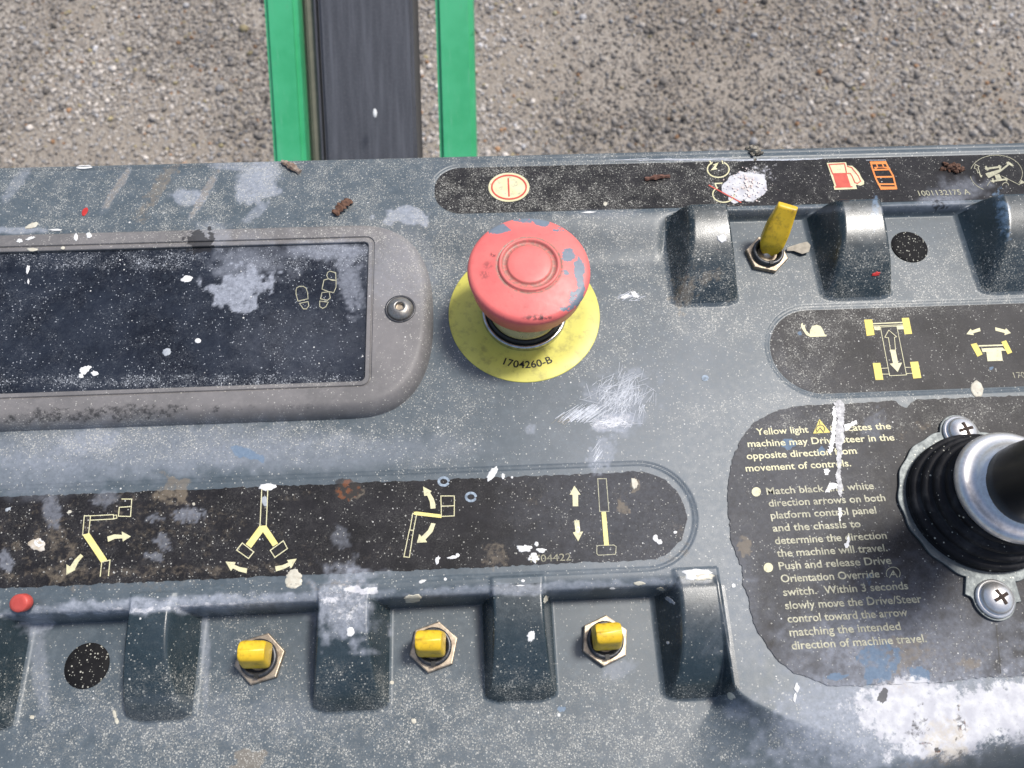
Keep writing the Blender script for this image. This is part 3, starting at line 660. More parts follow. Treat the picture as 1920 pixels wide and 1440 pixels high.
gl_t = at(640, 458, .005)[1]; gl_b = at(640, 717, .005)[1]; gl_r = at(687, 590, .005)[0]
def in_outline(inset, n=160):
    x1 = gl_r + inset; x0 = -.262 + .030 - inset; y0 = gl_b - inset; y1 = gl_t + inset; r = .0018 + inset * .7; pts = []
    h = n // 2
    for sx, cx, yy in ((1, x1 - r, (y0, y1)), (-1, x0 + r, (y1, y0))):
        q = h // 2
        for ci, yv in enumerate(yy):
            sg = -1 if yv == y0 else 1
            for i in range(q):
                t = i / (q - 1) * 90
                if sx > 0: a = (-90 + t) if ci == 0 else t
                else: a = (90 + t) if ci == 0 else (180 + t)
                a = math.radians(a); pts.append((cx + r * math.cos(a), (yv - sg * r) + r * math.sin(a)))
    return pts
loops = []
for t in np.linspace(0, 90, 8):
    a = math.radians(t); R_ = .0052
    loops.append([(x, y, -.0015 + (ZB + .0015) * math.sin(a)) for x, y in sup_outline(R_ * (1 - math.cos(a)) * .85)])
A0 = np.array(sup_outline(.0052 * .85)); I0 = np.array(in_outline(.0026))
for t in (.15, .3, .45, .6, .75, .9, 1.):
    mix_ = A0 * (1 - t) + I0 * t; loops.append([(x, y, ZB) for x, y in mix_])
for ins, z in ((.0023, ZB - .0006), (.0020, ZB - .0006), (.0017, ZB - .0001), (.0004, ZB - .0001), (.0002, ZB - .0003), (.0002, ZB - .0022)):
    loops.append([(x, y, z) for x, y in in_outline(ins)])
V = [p for l in loops for p in l]; n = len(loops[0]); Fc = []
for j in range(len(loops) - 1):
    for i in range(n): Fc.append((j * n + i, j * n + (i + 1) % n, (j + 1) * n + (i + 1) % n, (j + 1) * n + i))
bm = bmesh.new(); me = mesh('window_frame', V, Fc); bm.from_mesh(me)
long_ = [e for e in bm.edges if e.calc_length() > .004]
bmesh.ops.subdivide_edges(bm, edges=[e for e in bm.edges if e.calc_length() > .02], cuts=160, use_grid_fill=True)
bmesh.ops.recalc_face_normals(bm, faces=bm.faces); bm.to_mesh(me); bm.free()
paint(me)
wframe = link('window_frame', me, m_bezel, console, True)
try: me.set_sharp_from_angle(angle=math.radians(38))
except Exception: pass
plate = sheet('window_plate', [(gl_r, gl_b), (gl_r, gl_t), (-.232, gl_t), (-.232, gl_b)], m_glass, 0, zf=lambda x, y: np.full(np.shape(x), ZB - .0012), step=.0006, parent=wframe)

# socket screw in the frame
def screw_mesh(r, h, kind):
    if kind == 'hex':
        prof = arcp(r * .0, 0, r, 0, 62, 8, h); prof = [(x, z) for x, z in prof]
        rs = r * .34
        prof += [(rs * 1.05, prof[-1][1] - .00002), (rs, prof[-1][1] - h * .1), (rs * .98, h * .15)]
        return lathe('screw', prof, 48)
    prof = [(r, 0), (r, h * .25)] + arcp(0, h * .25, r, 8, 84, 9, h * .8)
    return lathe('screw', prof, 40)
sc_p = at(750, 577, ZB + .001)
me = lathe('washer_recess', [(.0056, 0), (.0056, .0002), (.0049, .0002), (.0048, -.0001)], 40, False)
scr = link('socket_screw', screw_mesh(.0047, .0026, 'hex'), simple('dull_zinc_screw', (.34, .33, .31), (.20, .19, .18), .38, .7, 700, .4, dirt=(.5, .46, .38), dirtamt=.6, dscale=400), wframe, True, (sc_p[0], sc_p[1], ZB + .0001))
me.transform(Matrix.Identity(4)); link('recess_ring', me, m_bush, wframe, True, (sc_p[0], sc_p[1], ZB + .0001))
link('hex_socket', prism('hex_socket', [(.0017 * math.cos(math.radians(60 * i + 12)), .0017 * math.sin(math.radians(60 * i + 12))) for i in range(6)], 0, .0004), m_nut, wframe, False, (sc_p[0], sc_p[1], ZB + .0006))

# ------------------------------------------------------------------ printing helpers
def zoomed(ox, oy, s): return lambda pts: [(ox + x / s, oy + y / s) for x, y in pts]
class Print:
    def __init__(s, zf, lift=.00008): s.zf = zf; s.lift = lift; s.V = []; s.F = []
    def P(s, p):
        z = 0.
        for _ in range(8): q = at(p[0], p[1], z); z = float(s.zf(q[0], q[1]))
        q = at(p[0], p[1], z); return (q[0], q[1], z)
    def fill(s, pts):
        q = [s.P(p) for p in pts]; jz = (len(s.F) * 7 % 23) * 1.6e-6; q = [(a[0], a[1], a[2] + jz) for a in q]
        from mathutils.geometry import tessellate_polygon
        b = len(s.V); s.V += q
        for t in tessellate_polygon([[Vector(v) for v in q]]):
            a_, b_, c_ = (Vector(q[i]) for i in t)
            t = t if (b_ - a_).cross(c_ - a_).z > 0 else t[::-1]
            s.F.append(tuple(b + i for i in t))
    def line(s, pts, w_=2.0, closed=False):
        n = len(pts)
        for i in range(n if closed else n - 1):
            a_, b_ = np.array(pts[i], float), np.array(pts[(i + 1) % n], float); d = b_ - a_; L = np.hypot(*d)
            if L == 0: continue
            d /= L; nn = np.array([-d[1], d[0]]) * w_ / 2; a_ = a_ - d * w_ / 2; b_ = b_ + d * w_ / 2
            s.fill([a_ + nn, b_ + nn, b_ - nn, a_ - nn])
    def circle(s, c_, r, w_=None, a0=0, a1=360, ry=None):
        ry = ry or r; n = 40
        pts = [(c_[0] + r * math.cos(math.radians(a0 + (a1 - a0) * i / n)), c_[1] + ry * math.sin(math.radians(a0 + (a1 - a0) * i / n))) for i in range(n + 1)]
        if w_ is None: s.fill(pts[:-1])
        else: s.line(pts, w_)
    def done(s, name, mat, parent, label=None):
        V = [(x, y, z + s.lift) for x, y, z in s.V]
        o = link(name, mesh(name, V, s.F), mat, parent, False)
        if label: o['label'] = label
        return o
def text_mesh(body, p0, p1, cap, zf, mat, parent, name='printed_text', lift=.00008, shear=0., bold=0.):
    """lettering laid on a surface from p0 to p1 (world xy) with a given capital height"""
    cu = bpy.data.curves.new('t', 'FONT'); cu.body = body; cu.size = 1; cu.resolution_u = 3; cu.offset = bold
    o = bpy.data.objects.new('t', cu); col.objects.link(o); bpy.context.view_layer.update()
    dg = bpy.context.evaluated_depsgraph_get(); me = bpy.data.meshes.new_from_object(o.evaluated_get(dg)); bpy.data.objects.remove(o); bpy.data.curves.remove(cu)
    n = len(me.vertices); co = np.empty(n * 3, 'f'); me.vertices.foreach_get('co', co); co = co.reshape(-1, 3)
    mn, mx = co[:, 0].min(), co[:, 0].max(); d = np.array(p1) - np.array(p0); L = np.hypot(*d); ux = d / L; uy = np.array([-ux[1], ux[0]])
    u = (co[:, 0] - mn) / (mx - mn) * L; v = co[:, 1] / .70 * cap
    xy = np.array(p0)[None] + u[:, None] * ux[None] + v[:, None] * uy[None]
    z = np.array([float(zf(a, b)) for a, b in xy]) + lift
    co2 = np.concatenate([xy, z[:, None]], 1).astype('f'); me.vertices.foreach_set('co', co2.ravel()); me.update()
    return link(name, me, mat, parent, False)
def pxtext(body, a, b, cap, zf, mat, parent, **k):
    P_ = Print(zf); A_ = P_.P(a); B_ = P_.P(b)
    return text_mesh(body, A_[:2], B_[:2], cap, zf, mat, parent, **k)
z0f = lambda x, y: -POCK + .00012
zbf = lambda x, y: .00035
ztf = lambda x, y: strip_z(y) - POCK + .00012
zgf = lambda x, y: ZB - .0012

# lower decal symbols
A_ = zoomed(0, 860, 3.4286)
q = Print(z0f)
q.line(A_([(785, 260), (848, 260), (840, 372), (762, 370), (768, 313), (845, 308)]), 1.7); q.line(A_([(580, 368), (730, 360), (732, 388), (582, 396)]), 1.6, True)
q.line(A_([(730, 365), (750, 363), (752, 382), (732, 388)]), 1.5, True); q.line(A_([(543, 368), (583, 368), (570, 485), (532, 490)]), 1.7, True); q.line(A_([(645, 755), (655, 665), (708, 652), (698, 752)]), 1.8)
q.done('boom_symbol', m_print, d_lo)
q = Print(z0f, .00010); q.fill(A_([(532, 492), (575, 478), (690, 650), (650, 668)])); q.done('highlighted_boom', m_pyel2, d_lo)
q = Print(z0f); q.fill(A_([(690, 502), (735, 487), (785, 490), (783, 468), (842, 500), (790, 533), (787, 513), (740, 515), (695, 535)])); q.done('arrow', m_print, d_lo)
q = Print(z0f); q.fill(A_([(518, 612), (536, 627), (505, 665), (482, 712), (487, 714), (427, 748), (428, 680), (452, 694), (482, 648)])); q.done('arrow', m_print, d_lo)
q = Print(z0f)
q.line(A_([(1683, 200), (1672, 430)]), 1.8); q.line(A_([(1722, 200), (1712, 430)]), 1.8)
q.line(A_([(1558, 542), (1632, 600), (1598, 642), (1522, 588)]), 1.8, True); q.line(A_([(1738, 590), (1822, 528), (1848, 578), (1768, 635)]), 1.8, True)
q.done('swing_symbol', m_print, d_lo)
q = Print(z0f, .0001); q.fill(A_([(1668, 432), (1712, 430), (1788, 545), (1755, 565), (1691, 472), (1615, 575), (1580, 550)])); q.done('highlighted_boom', m_pyel2, d_lo)
q = Print(z0f); q.fill(A_([(1590, 705), (1585, 737), (1535, 724), (1498, 705), (1485, 722), (1450, 662), (1515, 665), (1508, 683), (1545, 698)])); q.done('arrow', m_print, d_lo)
q = Print(z0f); q.fill(A_([(1768, 692), (1775, 725), (1830, 708), (1862, 690), (1872, 705), (1908, 643), (1845, 652), (1855, 668), (1815, 685)])); q.done('arrow', m_print, d_lo)
B_ = zoomed(700, 860, 3.)
q = Print(z0f)
q.line(B_([(380, 210), (456, 210), (455, 322), (383, 325)]), 1.6, True); q.line(B_([(383, 268), (455, 265)]), 1.6)
q.line(B_([(222, 308), (243, 318), (226, 403), (205, 402)]), 1.5, True); q.line(B_([(203, 402), (226, 403), (203, 555), (172, 552)]), 1.5, True); q.done('jib_symbol', m_print, d_lo)
q = Print(z0f, .0001); q.fill(B_([(228, 300), (243, 298), (385, 315), (383, 334), (240, 318), (228, 315)])); q.done('highlighted_jib', m_pyel2, d_lo)
q = Print(z0f); q.fill(B_([(350, 280), (322, 282), (318, 243), (303, 208), (286, 210), (280, 157), (328, 183), (320, 193), (340, 225), (349, 255)])); q.done('arrow', m_print, d_lo)
q = Print(z0f); q.fill(B_([(326, 362), (350, 366), (333, 412), (293, 455), (303, 470), (245, 473), (258, 425), (272, 438), (308, 402)])); q.done('arrow', m_print, d_lo)
q = Print(z0f); q.fill(B_([(1122, 268), (1152, 268), (1152, 203), (1166, 203), (1131, 152), (1104, 203), (1120, 203)])); q.done('arrow', m_print, d_lo)
q = Print(z0f); q.fill(B_([(1130, 347), (1158, 347), (1163, 412), (1180, 410), (1152, 465), (1122, 415), (1137, 412)])); q.done('arrow', m_print, d_lo)
q = Print(z0f); q.line(B_([(1262, 113), (1310, 113), (1325, 297), (1273, 297)]), 1.4, True); q.line(B_([(1265, 489), (1352, 486), (1366, 495), (1362, 538), (1265, 543), (1257, 533), (1257, 494)]), 1.4, True); q.done('telescope_symbol', m_printf, d_lo)
q = Print(z0f, .0001); q.fill(B_([(1283, 300), (1308, 300), (1325, 488), (1298, 488)])); q.done('highlighted_boom', m_pyel2, d_lo)
pxtext('1704422', B_([(885, 584)])[0], B_([(1113, 572)])[0], .0024, z0f, m_printfd, d_lo)

# top decal
C_ = zoomed(780, 260, 3.)
q = Print(ztf); q.circle(C_([(523, 274)])[0], 38.6, ry=27.3); q.done('power_symbol', m_print, d_top)
q = Print(ztf, .00014); q.circle(C_([(523, 274)])[0], 32.2, 3.0, ry=22.2); q.line(C_([(519, 228), (523, 322)]), 3.0); q.done('power_ring', m_pred, d_top)
D_ = zoomed(1200, 240, 4.5)
q = Print(ztf); c_ = D_([(660, 350)])[0]
q.circle(c_, 20.3, 2.3, -55, 235, ry=15); q.line(D_([(600, 302), (584, 268), (690, 264), (697, 300)]), 2.2); q.fill(D_([(610, 312), (664, 290), (640, 335), (655, 348), (595, 358), (630, 318)]))
c_ = D_([(705, 560)])[0]; q.circle(c_, 20.3, 2.2, 0, 235, ry=15); q.line(D_([(648, 512), (634, 470), (690, 466)]), 2.2)
q.done('engine_symbol', m_print, d_top)
q = Print(ztf, .00014); q.line(D_([(583, 485), (850, 628)]), 2.0); q.done('red_slash', m_pred, d_top)
E_ = zoomed(1500, 240, 4.5)
q = Print(ztf); q.fill(E_([(225, 295), (388, 290), (395, 318), (440, 320), (470, 345), (500, 380), (515, 415), (540, 450), (540, 475), (510, 487), (470, 480), (480, 515), (290, 523), (283, 490), (290, 488)])); q.done('fuel_pump_symbol', m_print, d_top)
q = Print(ztf, .00014); q.fill(E_([(275, 388), (392, 384), (428, 492), (440, 492), (445, 502), (298, 506), (296, 495), (306, 492)])); q.line(E_([(243, 310), (375, 303), (392, 384), (275, 388)]), 2, True)
q.line(E_([(400, 325), (435, 335), (462, 370), (490, 405), (510, 450), (485, 470), (462, 462), (440, 410), (425, 385), (400, 385)]), 1.8); q.done('fuel_level', m_pred, d_top)
q = Print(ztf); q.line(E_([(596, 290), (720, 287), (745, 335), (785, 405), (812, 512), (685, 515), (640, 430), (612, 350)]), 3., True)
for a, b in (((618, 355), (755, 351)), ((640, 415), (785, 412)), ((662, 475), (800, 475))): q.line(E_([a, b]), 3)
q.fill(E_([(598, 292), (720, 290), (730, 305), (604, 308)])); q.fill(E_([(625, 330), (738, 328), (745, 345), (700, 335), (660, 335), (632, 352)])); q.fill(E_([(675, 495), (808, 495), (812, 515), (682, 515)]))
for t in (640, 690): q.line(E_([(t, 292), (t + 14, 330)]), 2.4)
q.done('frame_symbol', m_pora, d_top)
pxtext('1001132175 A', E_([(1008, 573)])[0], E_([(1440, 560)])[0], .0028, ztf, m_printf, d_top)
q = Print(ztf); c_ = E_([(1655, 385)])[0]; q.circle(c_, 49, .9, -165, 30, ry=34.5); q.circle(c_, 49, .9, 120, 170, ry=34)
q.fill(E_([(1562, 385), (1700, 345), (1745, 310), (1740, 290), (1758, 283), (1805, 318), (1790, 325), (1765, 312), (1690, 372), (1590, 425), (1575, 405)])); q.line(E_([(1570, 345), (1690, 328)]), 3.5)
q.line(E_([(1568, 330), (1580, 352)]), 3.5); q.line(E_([(1680, 322), (1688, 345)]), 3.5); q.fill(E_([(1640, 400), (1680, 388), (1702, 430), (1660, 445)])); q.line(E_([(1620, 450), (1745, 432)]), 3.2); q.line(E_([(1625, 432), (1632, 455)]), 3); q.line(E_([(1735, 425), (1742, 445)]), 3)
q.line(E_([(1480, 345), (1470, 340), (1478, 308), (1510, 325), (1502, 335), (1515, 375), (1500, 380), (1490, 348)]), 1.3); q.line(E_([(1512, 378), (1525, 412)]), 1.8); q.fill(E_([(1515, 402), (1538, 398), (1532, 420)]))
q.fill(E_([(1848, 480), (1865, 440), (1900, 462)])); q.line(E_([(1700, 405), (1850, 480)]), .9); q.line(E_([(1610, 440), (1580, 487)]), .9); q.circle(E_([(1733, 482)])[0], 5.5, 1.2, 180, 360, ry=4.5)
q.done('drive_orientation_symbol', m_printf, d_top)

# snail decal
F_ = zoomed(1340, 540, 3.3103)
q = Print(z0f); q.fill(F_([(535, 226), (543, 215), (550, 232), (560, 228), (560, 245), (570, 270), (590, 286), (591, 262), (605, 238), (632, 228), (658, 238), (676, 268), (682, 288), (696, 292), (692, 301), (592, 305), (568, 292), (550, 266), (537, 246)])); q.done('snail_symbol', m_print, d_sn)
q = Print(z0f, .0001)
for w4 in ([(927, 197), (977, 196), (992, 292), (943, 298)], [(1160, 187), (1205, 185), (1225, 285), (1178, 288)], [(980, 467), (1027, 465), (1047, 570), (998, 572)], [(1212, 460), (1262, 457), (1282, 558), (1232, 563)],
           [(1588, 350), (1625, 342), (1662, 412), (1630, 427)], [(1778, 335), (1808, 325), (1846, 400), (1818, 412)]):
    q = Print(z0f, .0001); q.fill(F_(w4)); q.done('wheel_symbol', m_pyel, d_sn)
q = Print(z0f); q.line(F_([(983, 222), (1163, 214)]), 2.2); q.line(F_([(985, 236), (1165, 229)]), 1.2)
q.fill(F_([(987, 240), (1025, 238), (1028, 262), (992, 262)])); q.fill(F_([(1130, 235), (1168, 233), (1173, 257), (1137, 258)])); q.line(F_([(1028, 243), (1130, 238), (1190, 540), (1085, 545)]), 1.1, True)
for a, b in (((1035, 500), (1078, 497)), ((1040, 535), (1085, 535)), ((1183, 493), (1218, 493)), ((1188, 532), (1225, 530))): q.line(F_([a, b]), 1.1)
q.line(F_([(1055, 306), (1080, 262), (1128, 303), (1115, 308), (1122, 385), (1090, 385), (1078, 310)]), 1.1, True); q.fill(F_([(1088, 387), (1122, 385), (1138, 466), (1162, 464), (1135, 522), (1085, 470), (1106, 468)])); q.done('chassis_symbol', m_print, d_sn)
q = Print(z0f); q.line(F_([(1640, 360), (1785, 355)]), 2.6); q.fill(F_([(1655, 376), (1785, 370), (1808, 390), (1778, 390), (1787, 452), (1693, 455), (1685, 397), (1662, 398)]))
q.done('steering_symbol', m_print, d_sn)
q = Print(z0f); q.fill(F_([(1562, 287), (1588, 253), (1596, 264), (1645, 247), (1650, 268), (1604, 281), (1608, 293)])); q.done('arrow', m_print, d_sn)
q = Print(z0f); q.fill(F_([(1740, 244), (1802, 260), (1808, 250), (1838, 280), (1798, 293), (1800, 280), (1742, 265)])); q.done('arrow', m_print, d_sn)
pxtext('1704', F_([(1860, 560)])[0], F_([(1960, 556)])[0], .0024, z0f, m_printfd, d_sn)

# instruction decal
G_ = zoomed(1340, 740, 4.); H_ = zoomed(1340, 1020, 3.3103)
def cream(body, fn, a, b, mat=m_print, cap=.00245): pxtext(body, fn([a])[0], fn([b])[0], cap, zbf, mat, d_big, bold=.014)
cream('Yellow light', G_, (315, 303), (706, 284)); cream('indicates the', G_, (872, 279), (1325, 257))
cream('machine may Drive/Steer in the', G_, (250, 393), (1350, 343)); cream('opposite direction from', G_, (243, 485), (1067, 443)); cream('movement of controls.', G_, (235, 577), (1025, 537))
cream('Match black and white', G_, (392, 750), (1197, 707), m_printf); cream('direction arrows on both', G_, (408, 840), (1283, 797), m_printf); cream('platform control panel', G_, (423, 932), (1215, 890), m_printf)
cream('and the chassis to', G_, (438, 1027), (1098, 993), m_printf); cream('determine the direction', G_, (455, 1122), (1293, 1080), m_printf); cream('the machine will travel.', G_, (470, 1217), (1298, 1173), m_printf)
cream('Push and release Drive', G_, (485, 1312), (1328, 1268), m_printf); cream('Orientation Override', G_, (500, 1408), (1240, 1370), m_printf)
cream('switch.', H_, (428, 322), (635, 309), m_printf); cream('Within 3 seconds', H_, (682, 308), (1203, 280), m_printf); cream('slowly move the Drive/Steer', H_, (440, 405), (1288, 362), m_printf)
cream('control toward the arrow', H_, (455, 488), (1200, 446), m_printf); cream('matching the intended', H_, (467, 572), (1157, 532), m_printf); cream('direction of machine travel.', H_, (480, 655), (1318, 608), m_printf)
q = Print(zbf); q.circle(G_([(312, 729)])[0], 8.6); q.done('bullet', m_print, d_big)
q = Print(zbf); q.circle(G_([(402, 1297)])[0], 8.8); q.done('bullet', m_print, d_big)
q = Print(zbf, .00006); q.line([(1868, 1172), (1872, 1215), (1876, 1262)], 1.6); q.done('crack', m_pblk, d_big)
q = Print(zbf); q.fill(G_([(785, 183), (866, 284), (738, 292)])); q.done('warning_triangle', m_pyel, d_big)
q = Print(zbf, .00014); q.circle(G_([(792, 258)])[0], 8, 1.3, 150, 390, ry=7.5); q.line(G_([(765, 282), (790, 250), (815, 282)]), 1.6); q.line(G_([(786, 200), (788, 220)]), 1.2); q.done('triangle_glyph', m_pblk, d_big)
q = Print(zbf); q.circle(G_([(1338, 1342)])[0], 13, 1.2, 150, 390, ry=12); q.line(G_([(1310, 1372), (1338, 1322), (1368, 1368)]), 1.7); q.line(G_([(1338, 1325), (1342, 1352)]), 1.5); q.line(G_([(1325, 1350), (1358, 1348)]), 1.5)
q.fill(G_([(1330, 1398), (1348, 1396), (1340, 1412)])); q.done('override_symbol', m_printf, d_big)

# boot prints printed on the window plate
Bp = zoomed(480, 260, 3.4286)
q = Print(zgf)
q.line(Bp([(258, 975), (262, 960), (280, 950), (305, 950), (322, 962), (332, 990), (335, 1030), (270, 1045), (258, 1000)]), 1.4, True)
q.line(Bp([(280, 1060), (335, 1048), (340, 1075), (325, 1095), (305, 1095)]), 1.4, True)
q.line(Bp([(425, 990), (470, 985), (478, 1025), (460, 1040), (415, 1030)]), 1.4, True); q.line(Bp([(410, 1045), (465, 1052), (450, 1080), (430, 1092), (410, 1080)]), 1.4, True)
q.line(Bp([(437, 910), (465, 902), (490, 912), (515, 912), (515, 955), (500, 990), (470, 985), (425, 968)]), 1.4, True); q.line(Bp([(460, 862), (475, 852), (512, 862), (515, 912), (465, 902), (455, 880)]), 1.4, True)
q.done('boot_print_symbol', m_printf, plate)

# ------------------------------------------------------------------ emergency stop button
m_edark = simple('dark_gap', (.02, .02, .018), None, .5)
estop = link('emergency_stop_button', lathe('stop_stem', [(.0130, .0003), (.0130, .0060), (.0118, .0066), (.0118, .0105), (.0125, .0110), (.0125, .0235), (.0118, .0240)], 64), simple('reflection_tinted_neck', (.62, .55, .28), (.42, .38, .22), .3, .7, 300, .2), console, True)  # metal neck with the disc's yellow reflection painted into its colour
link('yellow_disc', lathe('disc', [(.0282, 0), (.0282, .00022), (.0280, .0003), (.022, .0003), (.012, .0003)], 96, True), m_yellow, estop)
link('lock_ring', lathe('ring', [(.0158, .0003), (.0158, .0022), (.0154, .0027), (.0146, .0027), (.0142, .0022), (.0142, .0012), (.0130, .0012)], 72, False), m_chrome, estop)
link('inner_ring', lathe('ring2', [(.0141, .0004), (.0141, .0034), (.0136, .0040), (.0131, .0040), (.0131, .0012)], 72, False), m_edark, estop)
prof = [(.0110, .0185), (.0128, .0188), (.0128, .0202), (.0192, .0215), (.0200, .0225)] + arcp(.0182, .0248, .0023, -10, 75, 8)
for r in np.linspace(.0176, .0108, 12): prof.append((r, .0271 + .0014 * (1 - (r / .0182) ** 2) / (1 - (.0108 / .0182) ** 2)))
prof += [(.0105, .0284), (.0103, .0283), (.0102, .0291), (.0098, .0294), (.0093, .0293), (.0090, .0287), (.0088, .0284), (.0076, .0284), (.0074, .0287), (.0072, .0291), (.0068, .02925), (.0045, .0294), (.0022, .0295), (.0004, .0295)]
prof = [(r_ * 1.022, z_ + (.0044 if z_ > .0216 else 0)) for r_, z_ in prof]
me = lathe('mushroom', prof, 144)
tilt = Matrix.Translation((.0006, .0004, 0)) @ Matrix.Rotation(math.radians(0), 4, 'X')
me.transform(tilt)
n = len(me.vertices); co = np.empty(n * 3, 'f'); me.vertices.foreach_get('co', co); co = co.reshape(-1, 3); ex_, ey_ = co[:, 0] - .0006, co[:, 1] - .0004
rr = np.hypot(ex_, ey_); aa = np.degrees(np.arctan2(ey_, ex_))
ppx, ppy = pix(co[:, 0].astype(float), co[:, 1].astype(float), co[:, 2].astype(float))
def patch(cx, cy, rx, ry, st=1.):
    return st * S(1.5 - np.hypot((ppx - cx) / rx, (ppy - cy) / ry))
blue = sum(patch(*a) for a in ((932, 428, 24, 10, 1.), (990, 412, 30, 6, .75), (1018, 418, 14, 7, .8), (1045, 430, 16, 5, .5), (1066, 478, 12, 14, .9), (1086, 505, 10, 22, .95), (1060, 512, 7, 8, .7), (1080, 560, 14, 18, .7), (1060, 578, 14, 7, .6), (1090, 540, 8, 18, .6)))
gr = np.exp(-((rr / 1.022 - .0082) / .0010) ** 2) * 1.2 + np.exp(-((rr / 1.022 - .0107) / .0005) ** 2) * 1.1 + S((co[:, 2] * -1 + .0230) / .002) * .3
dk = patch(924, 478, 5, 4) + patch(915, 497, 9, 7, .5) + patch(908, 515, 9, 9, .5) + patch(1010, 596, 26, 4, 1.1) + patch(985, 575, 6, 5, .3)
for nm, arr in (('stain_a', (np.zeros(n), np.zeros(n), gr)), ('stain_b', (dk, blue, np.zeros(n)))):
    a = me.attributes.new(nm, 'FLOAT_VECTOR', 'POINT'); a.data.foreach_set('vector', np.clip(np.stack(arr, -1), 0, 1.2).astype('f').ravel())
link('mushroom_head', me, m_red, estop)
# serial number bent round the disc
cu = bpy.data.curves.new('t', 'FONT'); cu.body = '1704260-B'; cu.size = 1; cu.offset = .012; ot = bpy.data.objects.new('t', cu); col.objects.link(ot); bpy.context.view_layer.update()
me = bpy.data.meshes.new_from_object(ot.evaluated_get(bpy.context.evaluated_depsgraph_get())); bpy.data.objects.remove(ot)
n = len(me.vertices); co = np.empty(n * 3, 'f'); me.vertices.foreach_get('co', co); co = co.reshape(-1, 3); mn, mx = co[:, 0].min(), co[:, 0].max()
t = (co[:, 0] - mn) / (mx - mn) - .5; rad = .0226 - co[:, 1] / .70 * .0028; a = np.radians(-90.) + t * .0188 / .0226 + math.radians(.6)
me.vertices.foreach_set('co', np.stack([rad * np.cos(a), rad * np.sin(a), np.full(n, .00042)], -1).astype('f').ravel()); me.update()
link('printed_text', me, m_pblk, estop, False)

# ------------------------------------------------------------------ toggle switches
def build_toggle(p, nut_rot, lean, turn, label, long_=False):
    z = p[2]
    T = Matrix.Translation((p[0], p[1], z))
    root = link('toggle_switch', lathe('bushing', [(.0060, 0), (.0060, .0036), (.0057, .0041), (.0050, .0041), (.0045, .0037), (.0043, .0022), (.0030, .0020), (.0001, .0019)], 40), m_bush, console, True, (p[0], p[1], z))
    root['label'] = label
    hx = prism('nut', [(.0082 * math.cos(math.radians(60 * i + nut_rot)), .0082 * math.sin(math.radians(60 * i + nut_rot))) for i in range(6)], 0, .0021, .0004)
    link('hex_nut', hx, m_nut, root, False)
    # key slot and stem
    link('key_slot', prism('slot', [(-.0007, -.0062), (.0007, -.0062), (.0007, -.0046), (-.0007, -.0046)], .0036, .0044), m_pblk, root, False)
    RX = Matrix.Rotation(lean[0], 4, 'X') @ Matrix.Rotation(lean[1], 4, 'Y') @ Matrix.Rotation(turn, 4, 'Z')
    st = lathe('stem', [(.0021, 0), (.0021, .0058), (.0019, .006)], 20); st.transform(Matrix.Translation((0, 0, .0012)) @ RX); link('lever_stem', st, m_steel, root)
    # paddle: rounded rectangular sections that widen to a rolled top
    V, Fc = [], []; n = 32; secs = []
    z0_, z1_ = (.0020 if long_ else .0038), .0216 if long_ else .0135
    for i in range(13):
        t = i / 12; zz = z0_ + (z1_ - z0_) * t
        a_ = float(np.interp(t, (0, .1, .25, .55, 1), (.0022, .0036, .0046, .0046, .0037 if long_ else .0042))); b_ = float(np.interp(t, (0, .1, .25, .5, 1), (.0022, .0032, .0040, .0038, .0020 if long_ else .0032)))
        secs.append((a_, b_, zz, 0))
    aT, bT = secs[-1][0], secs[-1][1]
    for ph in (20, 40, 58, 72, 84):
        c_ = math.cos(math.radians(ph)); secs.append((aT * (1 - .05 * (1 - c_)), bT * c_, z1_ + bT * .62 * math.sin(math.radians(ph)), 1))
    for a_, b_, zz, _k in secs:
        for j in range(n):
            th = 2 * math.pi * j / n; c_, s_ = math.cos(th), math.sin(th); pw = .30
            V.append((a_ * math.copysign(abs(c_) ** pw, c_), b_ * math.copysign(abs(s_) ** pw, s_), zz))
    for i in range(len(secs) - 1):
        for j in range(n): Fc.append((i * n + j, i * n + (j + 1) % n, (i + 1) * n + (j + 1) % n, (i + 1) * n + j))
    Fc.append(tuple((len(secs) - 1) * n + j for j in range(n))); Fc.append(tuple(reversed(range(n))))
    me = mesh('paddle', V, Fc); me.transform(RX)
    me.polygons.foreach_set('use_smooth', [True] * len(me.polygons))
    o = link('lever_cap', me, m_ycap, root, None)
    try: me.set_sharp_from_angle(angle=math.radians(55))
    except Exception: pass
    return root
for (px_, py_, rot, lean, lab) in ((487, 1234, 14, (math.radians(-5), math.radians(3)), 'first lower toggle, right of the guard beside the black plug'),
                                   (813, 1212, 17, (math.radians(-3), math.radians(-3)), 'middle toggle of the lower row'),
                                   (1134, 1200, 22, (math.radians(-4), math.radians(-1)), 'toggle nearest the text decal in the lower row')):
    p = at(px_, py_ + 1, FLOOR2 + .0015); p = (p[0], p[1], FLOOR2)
    build_toggle(p, rot, lean, math.radians(random.uniform(-4, 4)), lab)
p = at(1437, 478, .001); build_toggle((p[0], p[1], 0), -16, (math.radians(-23), math.radians(9)), math.radians(-20), 'upper toggle flipped away from the operator', True)

# hole plugs
for px_, py_, z in ((162, 1248, FLOOR2), (1706, 462, 0)):
    p = at(px_, py_, z + .0005)
    link('hole_plug', lathe('plug', [(.0071, -.0002), (.0071, .0002), (.0069, .0004), (.004, .0004), (.0008, .0004)], 48), m_plug, console, True, (p[0], p[1], z))

